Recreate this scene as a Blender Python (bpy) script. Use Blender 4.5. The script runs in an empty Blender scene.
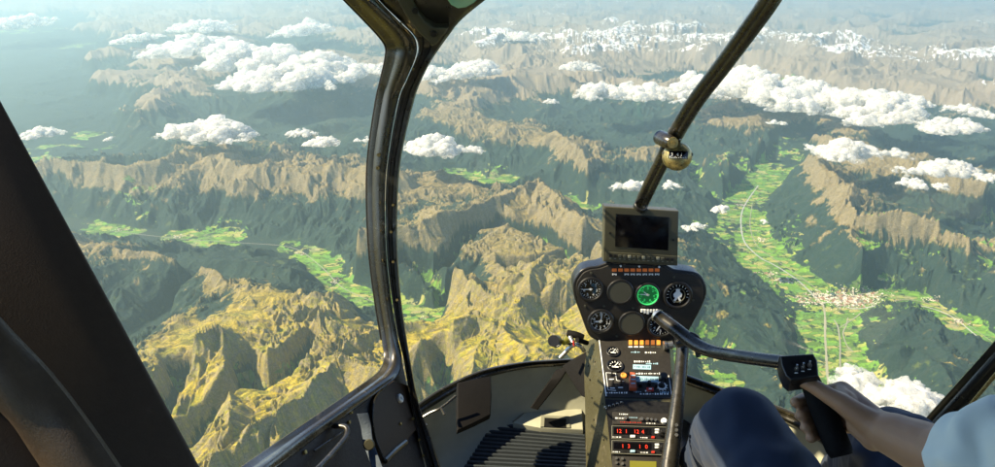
import bpy, bmesh, math, random
import numpy as np
from mathutils import Vector, Matrix, noise as mnoise
SC = bpy.context.scene
COL = SC.collection
R = math.radians
# ------------------------------------------------------------------ camera model (photo pixels 995 x 467)
F, PITCH = 648.0, R(22.5)
CP, SP = math.cos(PITCH), math.sin(PITCH)
GROUND = -9000.0                                   # the valley floor lies nine kilometres below the cabin
def ray(px, py):
    """direction through a photo pixel, of unit length along the view axis"""
    u, v = (px - 497.5) / F, -(py - 233.5) / F
    return Vector((u, CP + v * SP, -SP + v * CP))
def P(px, py, d):
    return ray(px, py) * d
def G(px, py, h=0.0):
    r = ray(px, py)
    t = (GROUND + h) / r.z
    return (r.x * t, r.y * t)
# ------------------------------------------------------------------ tagging
def tag(o, label=None, cat=None, group=None, kind=None):
    if label: o['label'] = label
    if cat: o['category'] = cat
    if group: o['group'] = group
    if kind: o['kind'] = kind
    return o
def empty(name, loc=(0, 0, 0), label=None, cat=None, group=None):
    o = bpy.data.objects.new(name, None)
    o.empty_display_size = 0.05
    COL.objects.link(o); o.location = loc
    return tag(o, label, cat, group)
def link(o, parent=None):
    COL.objects.link(o)
    if parent is not None:
        o.parent = parent
        def wm(q):
            return q.matrix_basis if q.parent is None else wm(q.parent) @ q.matrix_parent_inverse @ q.matrix_basis
        o.matrix_parent_inverse = wm(parent).inverted()
    return o
# ------------------------------------------------------------------ node helper
class NT:
    def __init__(s, name):
        s.m = bpy.data.materials.new(name); s.m.use_nodes = True
        s.t = s.m.node_tree; s.t.nodes.clear()
        s.out = s.t.nodes.new('ShaderNodeOutputMaterial')
    def n(s, typ, **kw):
        nd = s.t.nodes.new('ShaderNode' + typ)
        ins = kw.pop('ins', {})
        for k, v in kw.items(): setattr(nd, k, v)
        for k, v in ins.items():
            if hasattr(v, 'is_output') or isinstance(v, bpy.types.NodeSocket): s.t.links.new(v, nd.inputs[k])
            else: nd.inputs[k].default_value = v
        return nd
    def math(s, op, a, b=0.0, c=None, clamp=False):
        nd = s.n('Math', operation=op, use_clamp=clamp)
        for i, v in enumerate((a, b) if c is None else (a, b, c)):
            if isinstance(v, bpy.types.NodeSocket): s.t.links.new(v, nd.inputs[i])
            else: nd.inputs[i].default_value = v
        return nd.outputs[0]
    def mix(s, fac, a, b, blend='MIX'):
        nd = s.n('Mix', data_type='RGBA', blend_type=blend)
        for i, v in ((0, fac), (6, a), (7, b)):
            if isinstance(v, bpy.types.NodeSocket): s.t.links.new(v, nd.inputs[i])
            else: nd.inputs[i].default_value = v if i == 0 else (*v[:3], 1.0)
        return nd.outputs[2]
    def ramp(s, fac, stops, interp='LINEAR'):
        nd = s.n('ValToRGB'); s.t.links.new(fac, nd.inputs[0])
        cr = nd.color_ramp; cr.interpolation = interp
        while len(cr.elements) < len(stops): cr.elements.new(0.5)
        for e, (p, c) in zip(cr.elements, stops):
            e.position = p; e.color = (*c[:3], 1.0) if hasattr(c, '__len__') else (c, c, c, 1.0)
        return nd.outputs[0]
    def coord(s, scale=1.0, kind='Object', rot=(0, 0, 0)):
        tc = s.n('TexCoord')
        mp = s.n('Mapping', ins={0: tc.outputs[kind]})
        mp.inputs['Scale'].default_value = scale if hasattr(scale, '__len__') else (scale,) * 3
        mp.inputs['Rotation'].default_value = rot
        return mp.outputs[0]
    def noise(s, vec, scale=1.0, detail=4.0, rough=0.5, col=False, dist=0.0):
        nd = s.n('TexNoise', ins={'Vector': vec, 'Scale': scale, 'Detail': detail, 'Roughness': rough, 'Distortion': dist})
        return nd.outputs[1 if col else 0]
    def finish(s, shader):
        s.t.links.new(shader, s.out.inputs[0]); return s.m
# ================================================================== noise in numpy
rng = np.random.default_rng(7)
f32 = np.float32
def _hash(ix, iy, k):
    h = (ix.astype(np.int64) * 374761393 + iy.astype(np.int64) * 668265263 + k * 1442695041) & 0xffffffff
    h = ((h ^ (h >> 13)) * 1274126177) & 0xffffffff
    h = (h ^ (h >> 16)) & 0xffff
    return (h.astype(f32) / f32(65535.0))
def vnoise(x, y, k=0):
    """gradient noise, about -1..1"""
    ix = np.floor(x); iy = np.floor(y)
    fx = (x - ix).astype(f32); fy = (y - iy).astype(f32)
    ix = ix.astype(np.int64); iy = iy.astype(np.int64)
    ux = fx * fx * fx * (fx * (fx * 6 - 15) + 10); uy = fy * fy * fy * (fy * (fy * 6 - 15) + 10)
    def g(dx, dy):
        a = _hash(ix + dx, iy + dy, k) * f32(6.2831853)
        return np.cos(a) * (fx - dx) + np.sin(a) * (fy - dy)
    a = g(0, 0); b = g(1, 0); c = g(0, 1); d = g(1, 1)
    a = a + (b - a) * ux; c = c + (d - c) * ux
    return (a + (c - a) * uy) * f32(1.6)
def fbm(x, y, octv, k=0, gain=0.5):
    s = 0; a = 1.0; t = 0
    for i in range(octv):
        s = s + a * vnoise(x * 2 ** i + 17.3 * i, y * 2 ** i - 9.1 * i, k + i); t += a; a *= gain
    return s / t
def ridged(x, y, octv, k=0, gain=0.5):
    s = 0; a = 1.0; w = 1.0; t = 0
    for i in range(octv):
        n = 1.0 - np.abs(vnoise(x * 2 ** i + 5.7 * i, y * 2 ** i + 3.3 * i, k + i)); n = n * n
        s = s + a * n * w; w = np.clip(n * 1.6, 0, 1); t += a; a *= gain
    return s / t
def sstep(a, b, x):
    t = np.clip((x - a) / (b - a), 0, 1); return t * t * (3 - 2 * t)
# ================================================================== the land: a sheet of rings and spokes round the point below the cabin
NA_F, NA_C, NR = 1500, 110, 960
az = np.concatenate([np.linspace(-50, 50, NA_F), np.linspace(50, 310, NA_C + 2)[1:-1]])
dep = np.concatenate([np.linspace(58, 46, 24)[:-1], np.linspace(46, 3.2, NR - 64), np.linspace(3.2, 1.15, 42)[1:]])
az_r = np.radians(az); rr = 9000.0 / np.tan(np.radians(dep))
A, RR = np.meshgrid(az_r, rr)                      # rows: rings
X = (np.sin(A) * RR); Y = (np.cos(A) * RR)
kx, ky = X / 1000.0, Y / 1000.0
# landmarks: (photo pixel x, y) traced on the photograph, set on the ground in kilometres
def line_km(pts, h):
    return [tuple(c / 1000.0 for c in G(px, py, h)) for px, py in pts]
VALLEYS = [  # points, floor height m, half width km
    ([(-60, 212), (60, 220), (110, 232), (180, 238), (235, 241), (290, 246), (318, 264), (342, 288), (380, 304), (428, 318)], 0, .42),
    ([(90, 352), (130, 333), (150, 322), (182, 303), (215, 298)], 150, .16),
    ([(430, 318), (455, 300), (462, 288)], 250, .12),
    ([(640, 238), (600, 214), (575, 203), (540, 192)], 0, .35),
    ([(455, 172), (485, 186), (510, 178)], 100, .55),
    ([(800, 140), (785, 160), (762, 182), (742, 205), (742, 240), (772, 268), (806, 290), (826, 318), (834, 352), (850, 400), (862, 480), (870, 560)], 0, .72),
    ([(826, 305), (875, 300), (925, 303), (958, 322), (1000, 352), (1060, 395), (1120, 440)], 0, .42),
    ([(700, 225), (742, 240)], 0, .2),
    ([(690, 400), (735, 372), (700, 335)], 500, .5),
    ([(260, 520), (160, 560)], 600, .3), ([(420, 560), (560, 520), (640, 470), (700, 440)], 400, .3),
    ([(690, 160), (705, 190), (742, 205)], 250, .15),
    ([(1060, 185), (1000, 215), (980, 225)], 300, .2),
    ([(400, 262), (425, 268), (440, 285)], 700, .05),
    ([(420, 425), (370, 445), (310, 490), (260, 520)], 500, .12),
    ([(310, 345), (290, 368), (255, 392), (205, 418), (150, 455)], 1000, .06),
    ([(240, 365), (258, 385)], 1150, .03), ([(180, 372), (170, 395), (150, 420)], 950, .05),
    ([(575, 325), (535, 322), (505, 312), (480, 302)], 650, .10),
    ([(400, 380), (425, 378), (450, 395), (470, 440)], 850, .06),
    ([(440, 352), (452, 372)], 1100, .03), ([(395, 320), (425, 325)], 300, .1),
    ([(440, 262), (470, 238), (505, 228), (540, 236), (590, 262), (640, 300)], 900, .05), ([(505, 262), (530, 262), (560, 255), (600, 245)], 1150, .08),
]
RIDGES = [  # points, crest height m
    ([(-80, 170), (-20, 160), (20, 158), (60, 157), (120, 164), (160, 160), (190, 151), (215, 156), (240, 163), (300, 166), (350, 163), (402, 172)], 2150),
    ([(60, 236), (100, 244), (150, 254), (200, 270), (240, 285), (290, 295), (330, 306)], 1500),
    ([(205, 258), (255, 262), (290, 268)], 900),
    ([(100, 400), (147, 367), (180, 345), (214, 331), (244, 346), (285, 335), (318, 310), (330, 306)], 1950),
    ([(214, 331), (228, 352), (236, 385), (228, 420)], 1750),
    ([(205, 455), (240, 432), (271, 417), (305, 397), (325, 375), (340, 358), (372, 372), (400, 385)], 1850),
    ([(271, 417), (290, 450), (300, 500)], 1500),
    ([(345, 232), (380, 222), (405, 222), (440, 212), (475, 205), (510, 190), (537, 181), (560, 200), (590, 225), (612, 250), (640, 285)], 2000),
    ([(432, 262), (450, 266), (470, 272), (495, 292), (520, 297), (537, 293), (560, 278), (600, 268)], 1850),
    ([(537, 293), (533, 272), (545, 255)], 1750),
    ([(395, 352), (430, 335), (474, 316), (505, 328), (520, 345), (545, 360), (580, 372)], 1800),
    ([(505, 328), (480, 350), (470, 380), (455, 420)], 1600),
    ([(560, 278), (590, 330), (600, 380)], 1500),
    ([(612, 205), (640, 215), (668, 250), (700, 300), (728, 330)], 1350),
    ([(700, 300), (735, 300), (760, 312)], 900),
    ([(728, 330), (765, 352), (790, 400), (800, 460)], 1150),
    ([(812, 150), (830, 175), (848, 195), (862, 212), (900, 214), (935, 220), (970, 232)], 2050),
    ([(862, 212), (858, 235), (868, 262)], 1500),
    ([(935, 220), (940, 250), (960, 275)], 1300),
    ([(868, 352), (885, 345), (910, 346), (935, 365), (965, 400), (990, 450)], 1000),
    ([(1040, 250), (1020, 290), (1040, 320)], 1700),
    ([(500, 120), (540, 118), (560, 135), (590, 160), (615, 185), (630, 195)], 2000),
    ([(645, 150), (680, 138), (720, 150), (745, 165)], 1700),
    ([(760, 130), (800, 128), (860, 140)], 1900),
    ([(880, 150), (940, 165), (1000, 180)], 2100),
    ([(420, 190), (445, 172), (470, 185)], 1500),
]
VALLEYS = [(p, fl * .85, hw) for p, fl, hw in VALLEYS]; RIDGES = [(p, cr * .85) for p, cr in RIDGES]
wx = fbm(kx / 2.2, ky / 2.2, 3, 50) * .38; wy = fbm(kx / 2.2 + 40, ky / 2.2, 3, 60) * .38
near = RR[:, 0] < 62000
nrow = int(near.sum())
sx = (kx + wx)[:nrow].astype(f32); sy = (ky + wy)[:nrow].astype(f32)
def seg_dist(sx, sy, pts):
    best = np.full(sx.shape, 1e6, f32)
    for (ax, ay), (bx, by) in zip(pts[:-1], pts[1:]):
        dx, dy = bx - ax, by - ay; L = dx * dx + dy * dy + 1e-9
        t = np.clip(((sx - ax) * dx + (sy - ay) * dy) / L, 0, 1)
        best = np.minimum(best, (sx - ax - t * dx) ** 2 + (sy - ay - t * dy) ** 2)
    return np.sqrt(best)
dv = np.full(sx.shape, 1e6, f32); wv = np.zeros(sx.shape, f32); wf = np.zeros(sx.shape, f32)
for pts, fl, hw in VALLEYS:
    d = seg_dist(sx, sy, line_km(pts, fl)) - hw
    w = 1.0 / (np.maximum(d, 0) + .15) ** 3
    wv += w; wf += w * fl; dv = np.minimum(dv, d)
floor_h = wf / wv
dr = np.full(sx.shape, 1e6, f32); wv[:] = 0; wf[:] = 0
for pts, cr in RIDGES:
    d = seg_dist(sx, sy, line_km(pts, cr))
    w = 1.0 / (d + .12) ** 3
    wv += w; wf += w * cr; dr = np.minimum(dr, d)
crest = wf / wv
crest = crest * (1 + .17 * fbm(sx / 1.3, sy / 1.3, 3, 90))
dvp = np.maximum(dv, 0)
t = dvp / (dvp + dr + 1e-6)
far_fall = 1 - sstep(3.5, 8.0, dr)                 # land far from any traced ridge: hills from noise
t = np.clip(t + .42 * (ridged(kx[:nrow] / 2.3 + wx[:nrow], ky[:nrow] / 2.3 + wy[:nrow], 3, 960) - .52) * 4 * t * (1 - t), 0, 1)
prof = t ** 1.1
h_near = floor_h + (crest - floor_h) * prof
hill = ridged(sx / 5.5, sy / 5.5, 3, 120) * 1300
h_near = h_near * far_fall + (1 - far_fall) * hill * sstep(0, 2.5, dvp)
# far country: ranges and valleys of noise
kxf, kyf = kx + fbm(kx / 9, ky / 9, 2, 7) * 3, ky + fbm(kx / 9 + 9, ky / 9, 2, 8) * 3
big = ridged(kxf / 15, kyf / 15, 4, 200, .55)
low = sstep(.05, .5, fbm(kx / 55 + 3, ky / 70, 2, 77) * .35 + .7 - 1.1 * sstep(-.50, -.66, kx / np.maximum(ky, 1) + .12 * fbm(kx / 9, ky / 9, 2, 78)) * sstep(24, 34, ky) * (1 - sstep(110, 150, ky)))
h_far = (200 + 1900 * np.clip(big * 1.25 - .2, 0, 1)) * (.25 + .75 * low) + 350 * sstep(40, 70, ky) * low
pk = sum(w_ * np.exp(-((kx - a_) ** 2 + ((ky - b_) * .7) ** 2) / (s_ * s_)) for (a_, b_), s_, w_ in [([c / 1000 for c in G(955, 68, 1500)], 9, 1.), ([c / 1000 for c in G(905, 52, 1500)], 9, .8), ([c / 1000 for c in G(600, 42, 1500)], 13, .8), ([c / 1000 for c in G(690, 45, 1500)], 14, .8), ([c / 1000 for c in G(500, 48, 1500)], 9, .7), ([c / 1000 for c in G(800, 72, 1500)], 6, .7)])
pk = np.clip(pk, 0, 1.1)
h_far = h_far + pk * (100 + 850 * ridged(kxf / 7 + 3, kyf / 7, 3, 210))
H = h_far.astype(f32)
m = sstep(29, 41, np.hypot(kx, ky)[:nrow] + 5 * vnoise(kx[:nrow] / 6, ky[:nrow] / 6, 5))
m = np.maximum(m, 1 - sstep(-58, -50, np.degrees(A[:nrow])) * (1 - sstep(50, 58, np.degrees(A[:nrow]))))
H[:nrow] = h_near * (1 - m) + h_far[:nrow] * m
flat = np.zeros_like(H); flat[:nrow] = (1 - sstep(-.02, .35, dv)) * (1 - m)
# ---- water-cut gullies that follow the slope
def polar_grad(h):
    hr = np.gradient(h, axis=0) / np.gradient(RR, axis=0)
    ha = np.gradient(h, axis=1) / (np.gradient(A, axis=1) * RR)
    s, c = np.sin(A), np.cos(A)
    return (hr * s + ha * c).astype(f32), (hr * c - ha * s).astype(f32)
gx, gy = polar_grad(H)
def gully(px, py, dx, dy, k):
    ix = np.floor(px); iy = np.floor(py); fx = (px - ix).astype(f32); fy = (py - iy).astype(f32)
    ix = ix.astype(np.int64); iy = iy.astype(np.int64)
    va = np.zeros(px.shape, f32); vs = np.zeros(px.shape, f32); wt = np.zeros(px.shape, f32)
    for i in (-1, 0, 1):
        for j in (-1, 0, 1):
            ox = fx - i - (_hash(ix + i, iy + j, k) * .9 + .05); oy = fy - j - (_hash(ix + i, iy + j, k + 1) * .9 + .05)
            w = np.exp(-(ox * ox + oy * oy) * f32(2.6))
            ph = (ox * dx + oy * dy) * f32(10.5)
            va += np.cos(ph) * w; vs += np.sin(ph) * w; wt += w
    return va / wt, -vs / wt
slope = np.hypot(gx, gy) + 1e-5
amp = 125.0; fr = 1 / 2.5
ax_, ay_ = gx.copy(), gy.copy()
rug = (1 + .5 * sstep(32, 50, np.hypot(kx, ky))) * sstep(.03, .35, slope) * (1 - flat) * np.clip(.8 + .75 * fbm(kx / 2.8, ky / 2.8, 2, 910), .3, 1.35)
rib = np.zeros_like(H)
for o in range(7):
    n = np.hypot(ax_, ay_) + 1e-5
    dx, dy = (-ay_ / n), (ax_ / n)
    c, s = gully(kx * fr, ky * fr, dx.astype(f32), dy.astype(f32), 300 + 7 * o)
    H += (amp * rug * c).astype(f32)
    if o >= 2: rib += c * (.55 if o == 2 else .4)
    kf = amp * fr * .001 * 10.5 * .3
    ax_ = ax_ + s * dx * kf * rug; ay_ = ay_ + s * dy * kf * rug
    rug = rug * np.clip(.75 + .45 * c, .35, 1.2) if o < 2 else rug
    amp *= .53; fr *= 1.95
H += ((ridged(kx * 1.3, ky * 1.3, 4, 400) - .45) * 95 * rug).astype(f32) + (fbm(kx * 5, ky * 5, 3, 500) * 14 * rug).astype(f32)
H = np.maximum(H, 0)
H = H * (1 - flat) + flat * (np.minimum(H, 60) * .12)
gx, gy = polar_grad(H)
slope = np.hypot(gx, gy)
print('terrain', X.shape, H.min(), H.max())
def height_at(x, y):
    """height of the sheet at a point in front (for laying things on it)"""
    a = math.degrees(math.atan2(x, y)); r = math.hypot(x, y)
    j = (a + 50) / 100 * (NA_F - 1); i = np.interp(r, rr, np.arange(len(rr)))
    j = min(max(j, 0), NA_F - 2); j0 = int(j); i0 = int(min(i, len(rr) - 2)); fj, fi = j - j0, i - i0
    return float((H[i0, j0] * (1 - fj) + H[i0, j0 + 1] * fj) * (1 - fi) + (H[i0 + 1, j0] * (1 - fj) + H[i0 + 1, j0 + 1] * fj) * fi)
# ---- ground cover weights
n1 = fbm(kx / 1.7, ky / 1.7, 4, 600, .6); bwx, bwy = [c / 1000 for c in G(530, 255, 1300)]
n2 = fbm(kx * 2.5, ky * 2.5, 4, 640, .6)
rk = np.hypot(kx, ky)
treeline = 500 * sstep(-1, -5, kx + 3 * n1) * sstep(29, 33, rk) * sstep(120, 80, rk) - 450 * np.exp(-((kx - bwx) ** 2 + (ky - bwy) ** 2) / 9.0) - 150 * sstep(21, 25, rk) * sstep(30, 27, rk) * sstep(2, -2, kx) + 1080 + 430 * n1 + 260 * n2 - 130 * rib - 260 * sstep(24, 55, rk) - 620 * sstep(17.5, 11.5, rk) * (1 - sstep(2, 4, kx)) + 60 * sstep(2, 5, kx)
forest = 1 - sstep(-60, 130, H - treeline)
steep = sstep(.5, .95, slope)
snow = sstep(1500, 1800, H - 500 + 60 * pk + 380 * n2 + 300 * rib) * sstep(33, 46, rk) * (1 - sstep(1.0, 1.5, slope))
snow = snow * sstep(.0, .3, fbm(kx / 15, ky / 15, 2, 930) + .32 * pk - .08 + .1 * sstep(50, 70, rk))
glade = sstep(.22, .42, n2 * .7 + n1 * .45) * sstep(300, 650, H) * forest * .8
# farmland: the valley floors and gentle terraces above them
field = flat * (1 - sstep(G(280, 246)[0] / 1000 + .5, G(280, 246)[0] / 1000 - .5, kx) * (rk < 31))
ter = np.zeros_like(H)
for (px, py, rad, h0) in [(880, 272, 1.1, 300), (942, 272, 1.0, 300), (985, 278, 1.2, 350), (915, 270, .5, 200), (712, 345, .0, 0), (690, 372, .95, 400), (735, 375, .5, 400), (128, 228, 1.2, 0), (215, 238, 1.2, 0), (180, 236, .8, 0),
                          (756, 178, 1.8, 0), (735, 190, 1.6, 0), (770, 262, 1.3, 0), (790, 272, 1.2, 0), (775, 240, 1.4, 0), (915, 388, .35, 300), (850, 375, .8, 0), (905, 355, .25, 500),
                          (310, 262, .6, 0), (575, 203, .9, 0), (487, 182, 1.6, 0), (120, 222, 1.4, 0), (920, 325, .5, 0), (870, 250, .5, 500), (705, 268, .25, 700), (752, 287, .22, 500), (960, 262, .7, 300), (905, 285, .8, 100), (600, 214, .8, 0), (742, 296, .2, 500), (790, 100, 1.6, 0), (826, 335, 1.1, 0), (838, 365, 1.2, 0), (846, 395, 1.1, 0), (800, 284, .8, 0), (850, 303, 1.5, 0), (885, 303, .9, 0), (322, 270, .7, 0), (350, 292, .75, 0), (370, 302, .6, 0), (425, 318, .6, 0), (945, 315, .8, 0), (975, 335, .7, 0), (742, 215, 1.0, 0), (758, 255, 1.1, 0)]:
    gx0, gy0 = [c / 1000 for c in G(px, py, h0)]
    if rad: ter = np.maximum(ter, 1 - sstep(rad * .55, rad, np.hypot(kx - gx0, (ky - gy0) * .8) + .55 * n2 * rad + .3 * n1 * rad))
field = np.clip(np.maximum(field * sstep(-.12, .1, n2 * .8 + n1 * .9), ter * sstep(.9, .45, slope)), 0, 1)
lowland = (1 - sstep(100, 300, H)) * sstep(28, 38, rk) * sstep(-.15, .2, n1)
field = np.maximum(field, lowland * .8)
warm = sstep(19, 12.5, rk) * .8 + .2 * sstep(25, 16, rk)
conv = sstep(-.4, .6, n2)
colr = np.zeros(H.shape + (4,), f32)
colr[..., 0] = forest * (1 - glade); colr[..., 1] = field; colr[..., 2] = snow; colr[..., 3] = 1
col2 = np.zeros(H.shape + (4,), f32)
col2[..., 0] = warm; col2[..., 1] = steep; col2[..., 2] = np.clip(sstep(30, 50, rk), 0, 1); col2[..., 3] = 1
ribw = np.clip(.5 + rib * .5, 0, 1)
# ---- mesh
nr, na = H.shape
co = np.stack([X, Y, H + GROUND], -1).reshape(-1, 3).astype(f32)
co = np.vstack([co, [[0, 0, GROUND + 300]]]).astype(f32)
i = np.arange(nr - 1)[:, None]; j = np.arange(na)[None, :]; j2 = (j + 1) % na
quads = np.stack([i * na + j, i * na + j2, (i + 1) * na + j2, (i + 1) * na + j], -1).reshape(-1, 4)[:, ::-1]
tris = np.stack([np.full(na, nr * na), (np.arange(na) + 1) % na, np.arange(na)], -1)[:, ::-1]
me = bpy.data.meshes.new('ground')
nq, ntq = len(quads), len(tris)
me.vertices.add(len(co)); me.vertices.foreach_set('co', co.ravel())
me.loops.add(nq * 4 + ntq * 3); me.loops.foreach_set('vertex_index', np.concatenate([quads.ravel(), tris.ravel()]).astype(np.int32))
me.polygons.add(nq + ntq)
me.polygons.foreach_set('loop_start', np.concatenate([np.arange(nq) * 4, nq * 4 + np.arange(ntq) * 3]).astype(np.int32))
me.update(calc_edges=True)
for nm, arr in (('cover', colr), ('zone', col2)):
    at_ = me.color_attributes.new(nm, 'FLOAT_COLOR', 'POINT')
    buf = np.zeros((len(co), 4), f32); buf[:-1] = arr.reshape(-1, 4)
    at_.data.foreach_set('color', buf.ravel())
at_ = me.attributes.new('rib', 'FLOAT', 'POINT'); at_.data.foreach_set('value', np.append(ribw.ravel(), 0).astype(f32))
ground = link(bpy.data.objects.new('ground', me)); tag(ground, kind='structure')
print('poly', len(me.polygons), me.polygons[0].normal)
# ---- material
g = NT('alpine_land')
ribn = g.n('Attribute', attribute_name='rib')
cv = g.n('Attribute', attribute_name='cover'); zn = g.n('Attribute', attribute_name='zone')
sc_ = g.n('SeparateColor', ins={0: cv.outputs['Color']}); sz_ = g.n('SeparateColor', ins={0: zn.outputs['Color']})
pos = g.coord(.001)                                # kilometres
fine = g.noise(pos, 9.0, 6, .62); mid = g.noise(pos, 1.6, 5, .6); tiny = g.noise(pos, 34.0, 4, .6)
stre = g.noise(g.coord((.004, .016, .002), rot=(0, 0, .5)), 3.0, 5, .65)
grass_far = g.mix(fine, (.125, .098, .042), (.25, .19, .082))
grass_near = g.mix(fine, (.20, .155, .014), (.50, .385, .028))
grass_near = g.mix(g.ramp(mid, [(.45, 0.), (.62, 1.)]), grass_near, (.22, .22, .02))
grass = g.mix(sz_.outputs[0], grass_far, grass_near)
rock = g.mix(g.ramp(tiny, [(.3, 0.), (.7, 1.)]), (.09, .075, .045), (.31, .26, .165))
rk_f = g.math('MULTIPLY', sz_.outputs[1], g.ramp(fine, [(.35, .15), (.6, .95)]))
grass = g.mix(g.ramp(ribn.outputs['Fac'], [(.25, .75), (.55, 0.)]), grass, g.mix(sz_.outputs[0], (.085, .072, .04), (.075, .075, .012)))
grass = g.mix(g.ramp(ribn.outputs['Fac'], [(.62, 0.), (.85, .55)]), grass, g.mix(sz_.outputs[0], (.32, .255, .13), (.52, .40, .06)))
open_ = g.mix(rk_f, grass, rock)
open_ = g.mix(g.ramp(g.noise(pos, 20, 5, .6), [(.52, 0.), (.66, .7)]), open_, (.13, .10, .05))
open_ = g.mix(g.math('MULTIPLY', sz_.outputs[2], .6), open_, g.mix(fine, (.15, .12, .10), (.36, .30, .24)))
frst = g.mix(g.ramp(tiny, [(.35, 0.), (.65, 1.)]), (.008, .021, .021), (.022, .044, .034))
frst = g.mix(g.ramp(g.noise(pos, 6.5, 5, .7), [(.4, 0.), (.62, .75)]), frst, (.024, .042, .033))
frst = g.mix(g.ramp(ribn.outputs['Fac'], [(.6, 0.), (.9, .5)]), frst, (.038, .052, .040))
frst = g.mix(g.ramp(stre, [(.60, 0.), (.72, .35)]), frst, (.10, .105, .05))
gl2 = g.ramp(g.noise(pos, 3.1, 5, .62), [(.62, 0.), (.68, .5)])
frst = g.mix(gl2, frst, (.10, .13, .035))
ff = g.math('ADD', sc_.outputs[0], g.math('MULTIPLY', g.math('SUBTRACT', fine, .5), .9))
scrub = g.mix(fine, (.045, .050, .022), (.11, .095, .042))
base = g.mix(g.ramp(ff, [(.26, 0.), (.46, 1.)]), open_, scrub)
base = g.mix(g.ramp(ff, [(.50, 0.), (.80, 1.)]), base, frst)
# fields
fv = g.coord((.0030, .0062, .0), rot=(0, 0, .55))
v1 = g.n('TexVoronoi', ins={'Vector': fv, 'Scale': 1.0, 'Randomness': .85})
v2 = g.n('TexVoronoi', feature='DISTANCE_TO_EDGE', ins={'Vector': fv, 'Scale': 1.0, 'Randomness': .85})
sep = g.n('SeparateColor', ins={0: v1.outputs['Color']})
fcol = g.ramp(sep.outputs[0], [(0, (.05, .13, .02)), (.22, (.09, .24, .025)), (.45, (.16, .36, .03)), (.62, (.10, .28, .05)), (.74, (.32, .36, .07)), (.86, (.42, .36, .13)), (1, (.20, .22, .06))], 'CONSTANT')
fcol = g.mix(.35, fcol, g.mix(fine, (.08, .17, .03), (.26, .33, .07)))
fcol = g.mix(g.ramp(v2.outputs[0], [(.02, .6), (.06, 0.)]), fcol, (.05, .09, .03))
tow = g.ramp(g.noise(pos, 1.1, 4, .7), [(.56, 0.), (.66, .55)])
fcol = g.mix(tow, fcol, g.mix(tiny, (.20, .17, .10), (.38, .34, .25)))
bosk = g.ramp(g.noise(pos, 4.3, 4, .65), [(.56, 0.), (.60, 1.)])
fcol = g.mix(bosk, fcol, (.028, .055, .026))
f2 = g.math('ADD', sc_.outputs[1], g.math('MULTIPLY', g.math('SUBTRACT', g.noise(pos, 3.7, 5, .6), .5), 1.3))
base = g.mix(g.ramp(f2, [(.46, 0.), (.52, 1.)]), base, fcol)
sn = g.math('ADD', sc_.outputs[2], g.math('MULTIPLY', g.math('SUBTRACT', g.noise(pos, 2.2, 6, .75), .58), 3.4))
base = g.mix(g.ramp(sn, [(.62, 0.), (.74, .9)]), base, (.78, .80, .82))
bmp = g.n('Bump', ins={'Height': g.math('ADD', fine, g.math('MULTIPLY', tiny, .35)), 'Strength': .75, 'Distance': 60.0})
bs = g.n('BsdfPrincipled', ins={'Base Color': base, 'Roughness': .95, 'Normal': bmp.outputs[0]})
bs.inputs['Specular IOR Level'].default_value = .15
me.materials.append(g.finish(bs.outputs[0]))
me.shade_smooth()
# ================================================================== town, river and roads on the valley floor
M_TOWN = NT('town_walls_and_roofs')
_tp = M_TOWN.coord(1 / 90.0); _v = M_TOWN.n('TexVoronoi', ins={'Vector': _tp, 'Scale': 1.0}); _s = M_TOWN.n('SeparateColor', ins={0: _v.outputs['Color']})
_c = M_TOWN.ramp(_s.outputs[0], [(0, (.55, .50, .40)), (.3, (.30, .16, .10)), (.5, (.45, .40, .32)), (.7, (.20, .17, .15)), (.85, (.62, .58, .48))], 'CONSTANT')
_b = M_TOWN.n('BsdfPrincipled', ins={'Base Color': _c, 'Roughness': .8}); M_TOWN = M_TOWN.finish(_b.outputs[0])
tr = random.Random(11); vv, ff = [], []
def house(x, y, z, w, l, h, a):
    ca, sa = math.cos(a), math.sin(a); k = len(vv)
    for dx, dy, dz in ((-w, -l, -6), (w, -l, -6), (w, l, -6), (-w, l, -6), (-w, -l, h), (w, -l, h), (w, l, h), (-w, l, h), (0, -l, h * 1.5), (0, l, h * 1.5)):
        vv.append((x + dx * ca - dy * sa, y + dx * sa + dy * ca, z + dz))
    for f in ((0, 1, 5, 4), (1, 2, 6, 5), (2, 3, 7, 6), (3, 0, 4, 7), (4, 5, 8), (6, 7, 9), (5, 6, 9, 8), (7, 4, 8, 9)): ff.append(tuple(k + i for i in f))
for (px, py, rx, ry, n) in [(848, 300, 900, 500, 1100), (870, 294, 600, 300, 160), (820, 296, 500, 300, 130), (808, 302, 380, 260, 90), (783, 281, 420, 200, 110), (770, 274, 300, 200, 60), (760, 240, 260, 200, 40), (935, 300, 300, 160, 60), (960, 322, 280, 200, 50),
                           (885, 275, 220, 160, 40), (940, 276, 220, 160, 40), (180, 236, 260, 200, 40), (335, 280, 200, 220, 30), (300, 254, 200, 150, 30), (120, 230, 260, 200, 40), (845, 372, 260, 220, 40), (800, 300, 200, 200, 40), (740, 205, 300, 200, 40), (425, 318, 130, 90, 22), (690, 372, 200, 130, 24)]:
    cx, cy_ = G(px, py, 0)
    for _ in range(n):
        x = cx + tr.gauss(0, rx * .5); y = cy_ + tr.gauss(0, ry * .5); big = tr.random() < .12
        z = GROUND + height_at(x, y)
        if z > GROUND + 160: continue
        house(x, y, z, tr.uniform(7, 13) * (2.0 if big else 1), tr.uniform(9, 20) * (2.2 if big else 1), tr.uniform(7, 13), .5 + tr.choice((0, 1.57)) + tr.gauss(0, .2))
me_t = bpy.data.meshes.new('town'); me_t.from_pydata(vv, [], ff); me_t.update(); me_t.materials.append(M_TOWN)
o = link(bpy.data.objects.new('town', me_t)); tag(o, kind='stuff')
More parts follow.
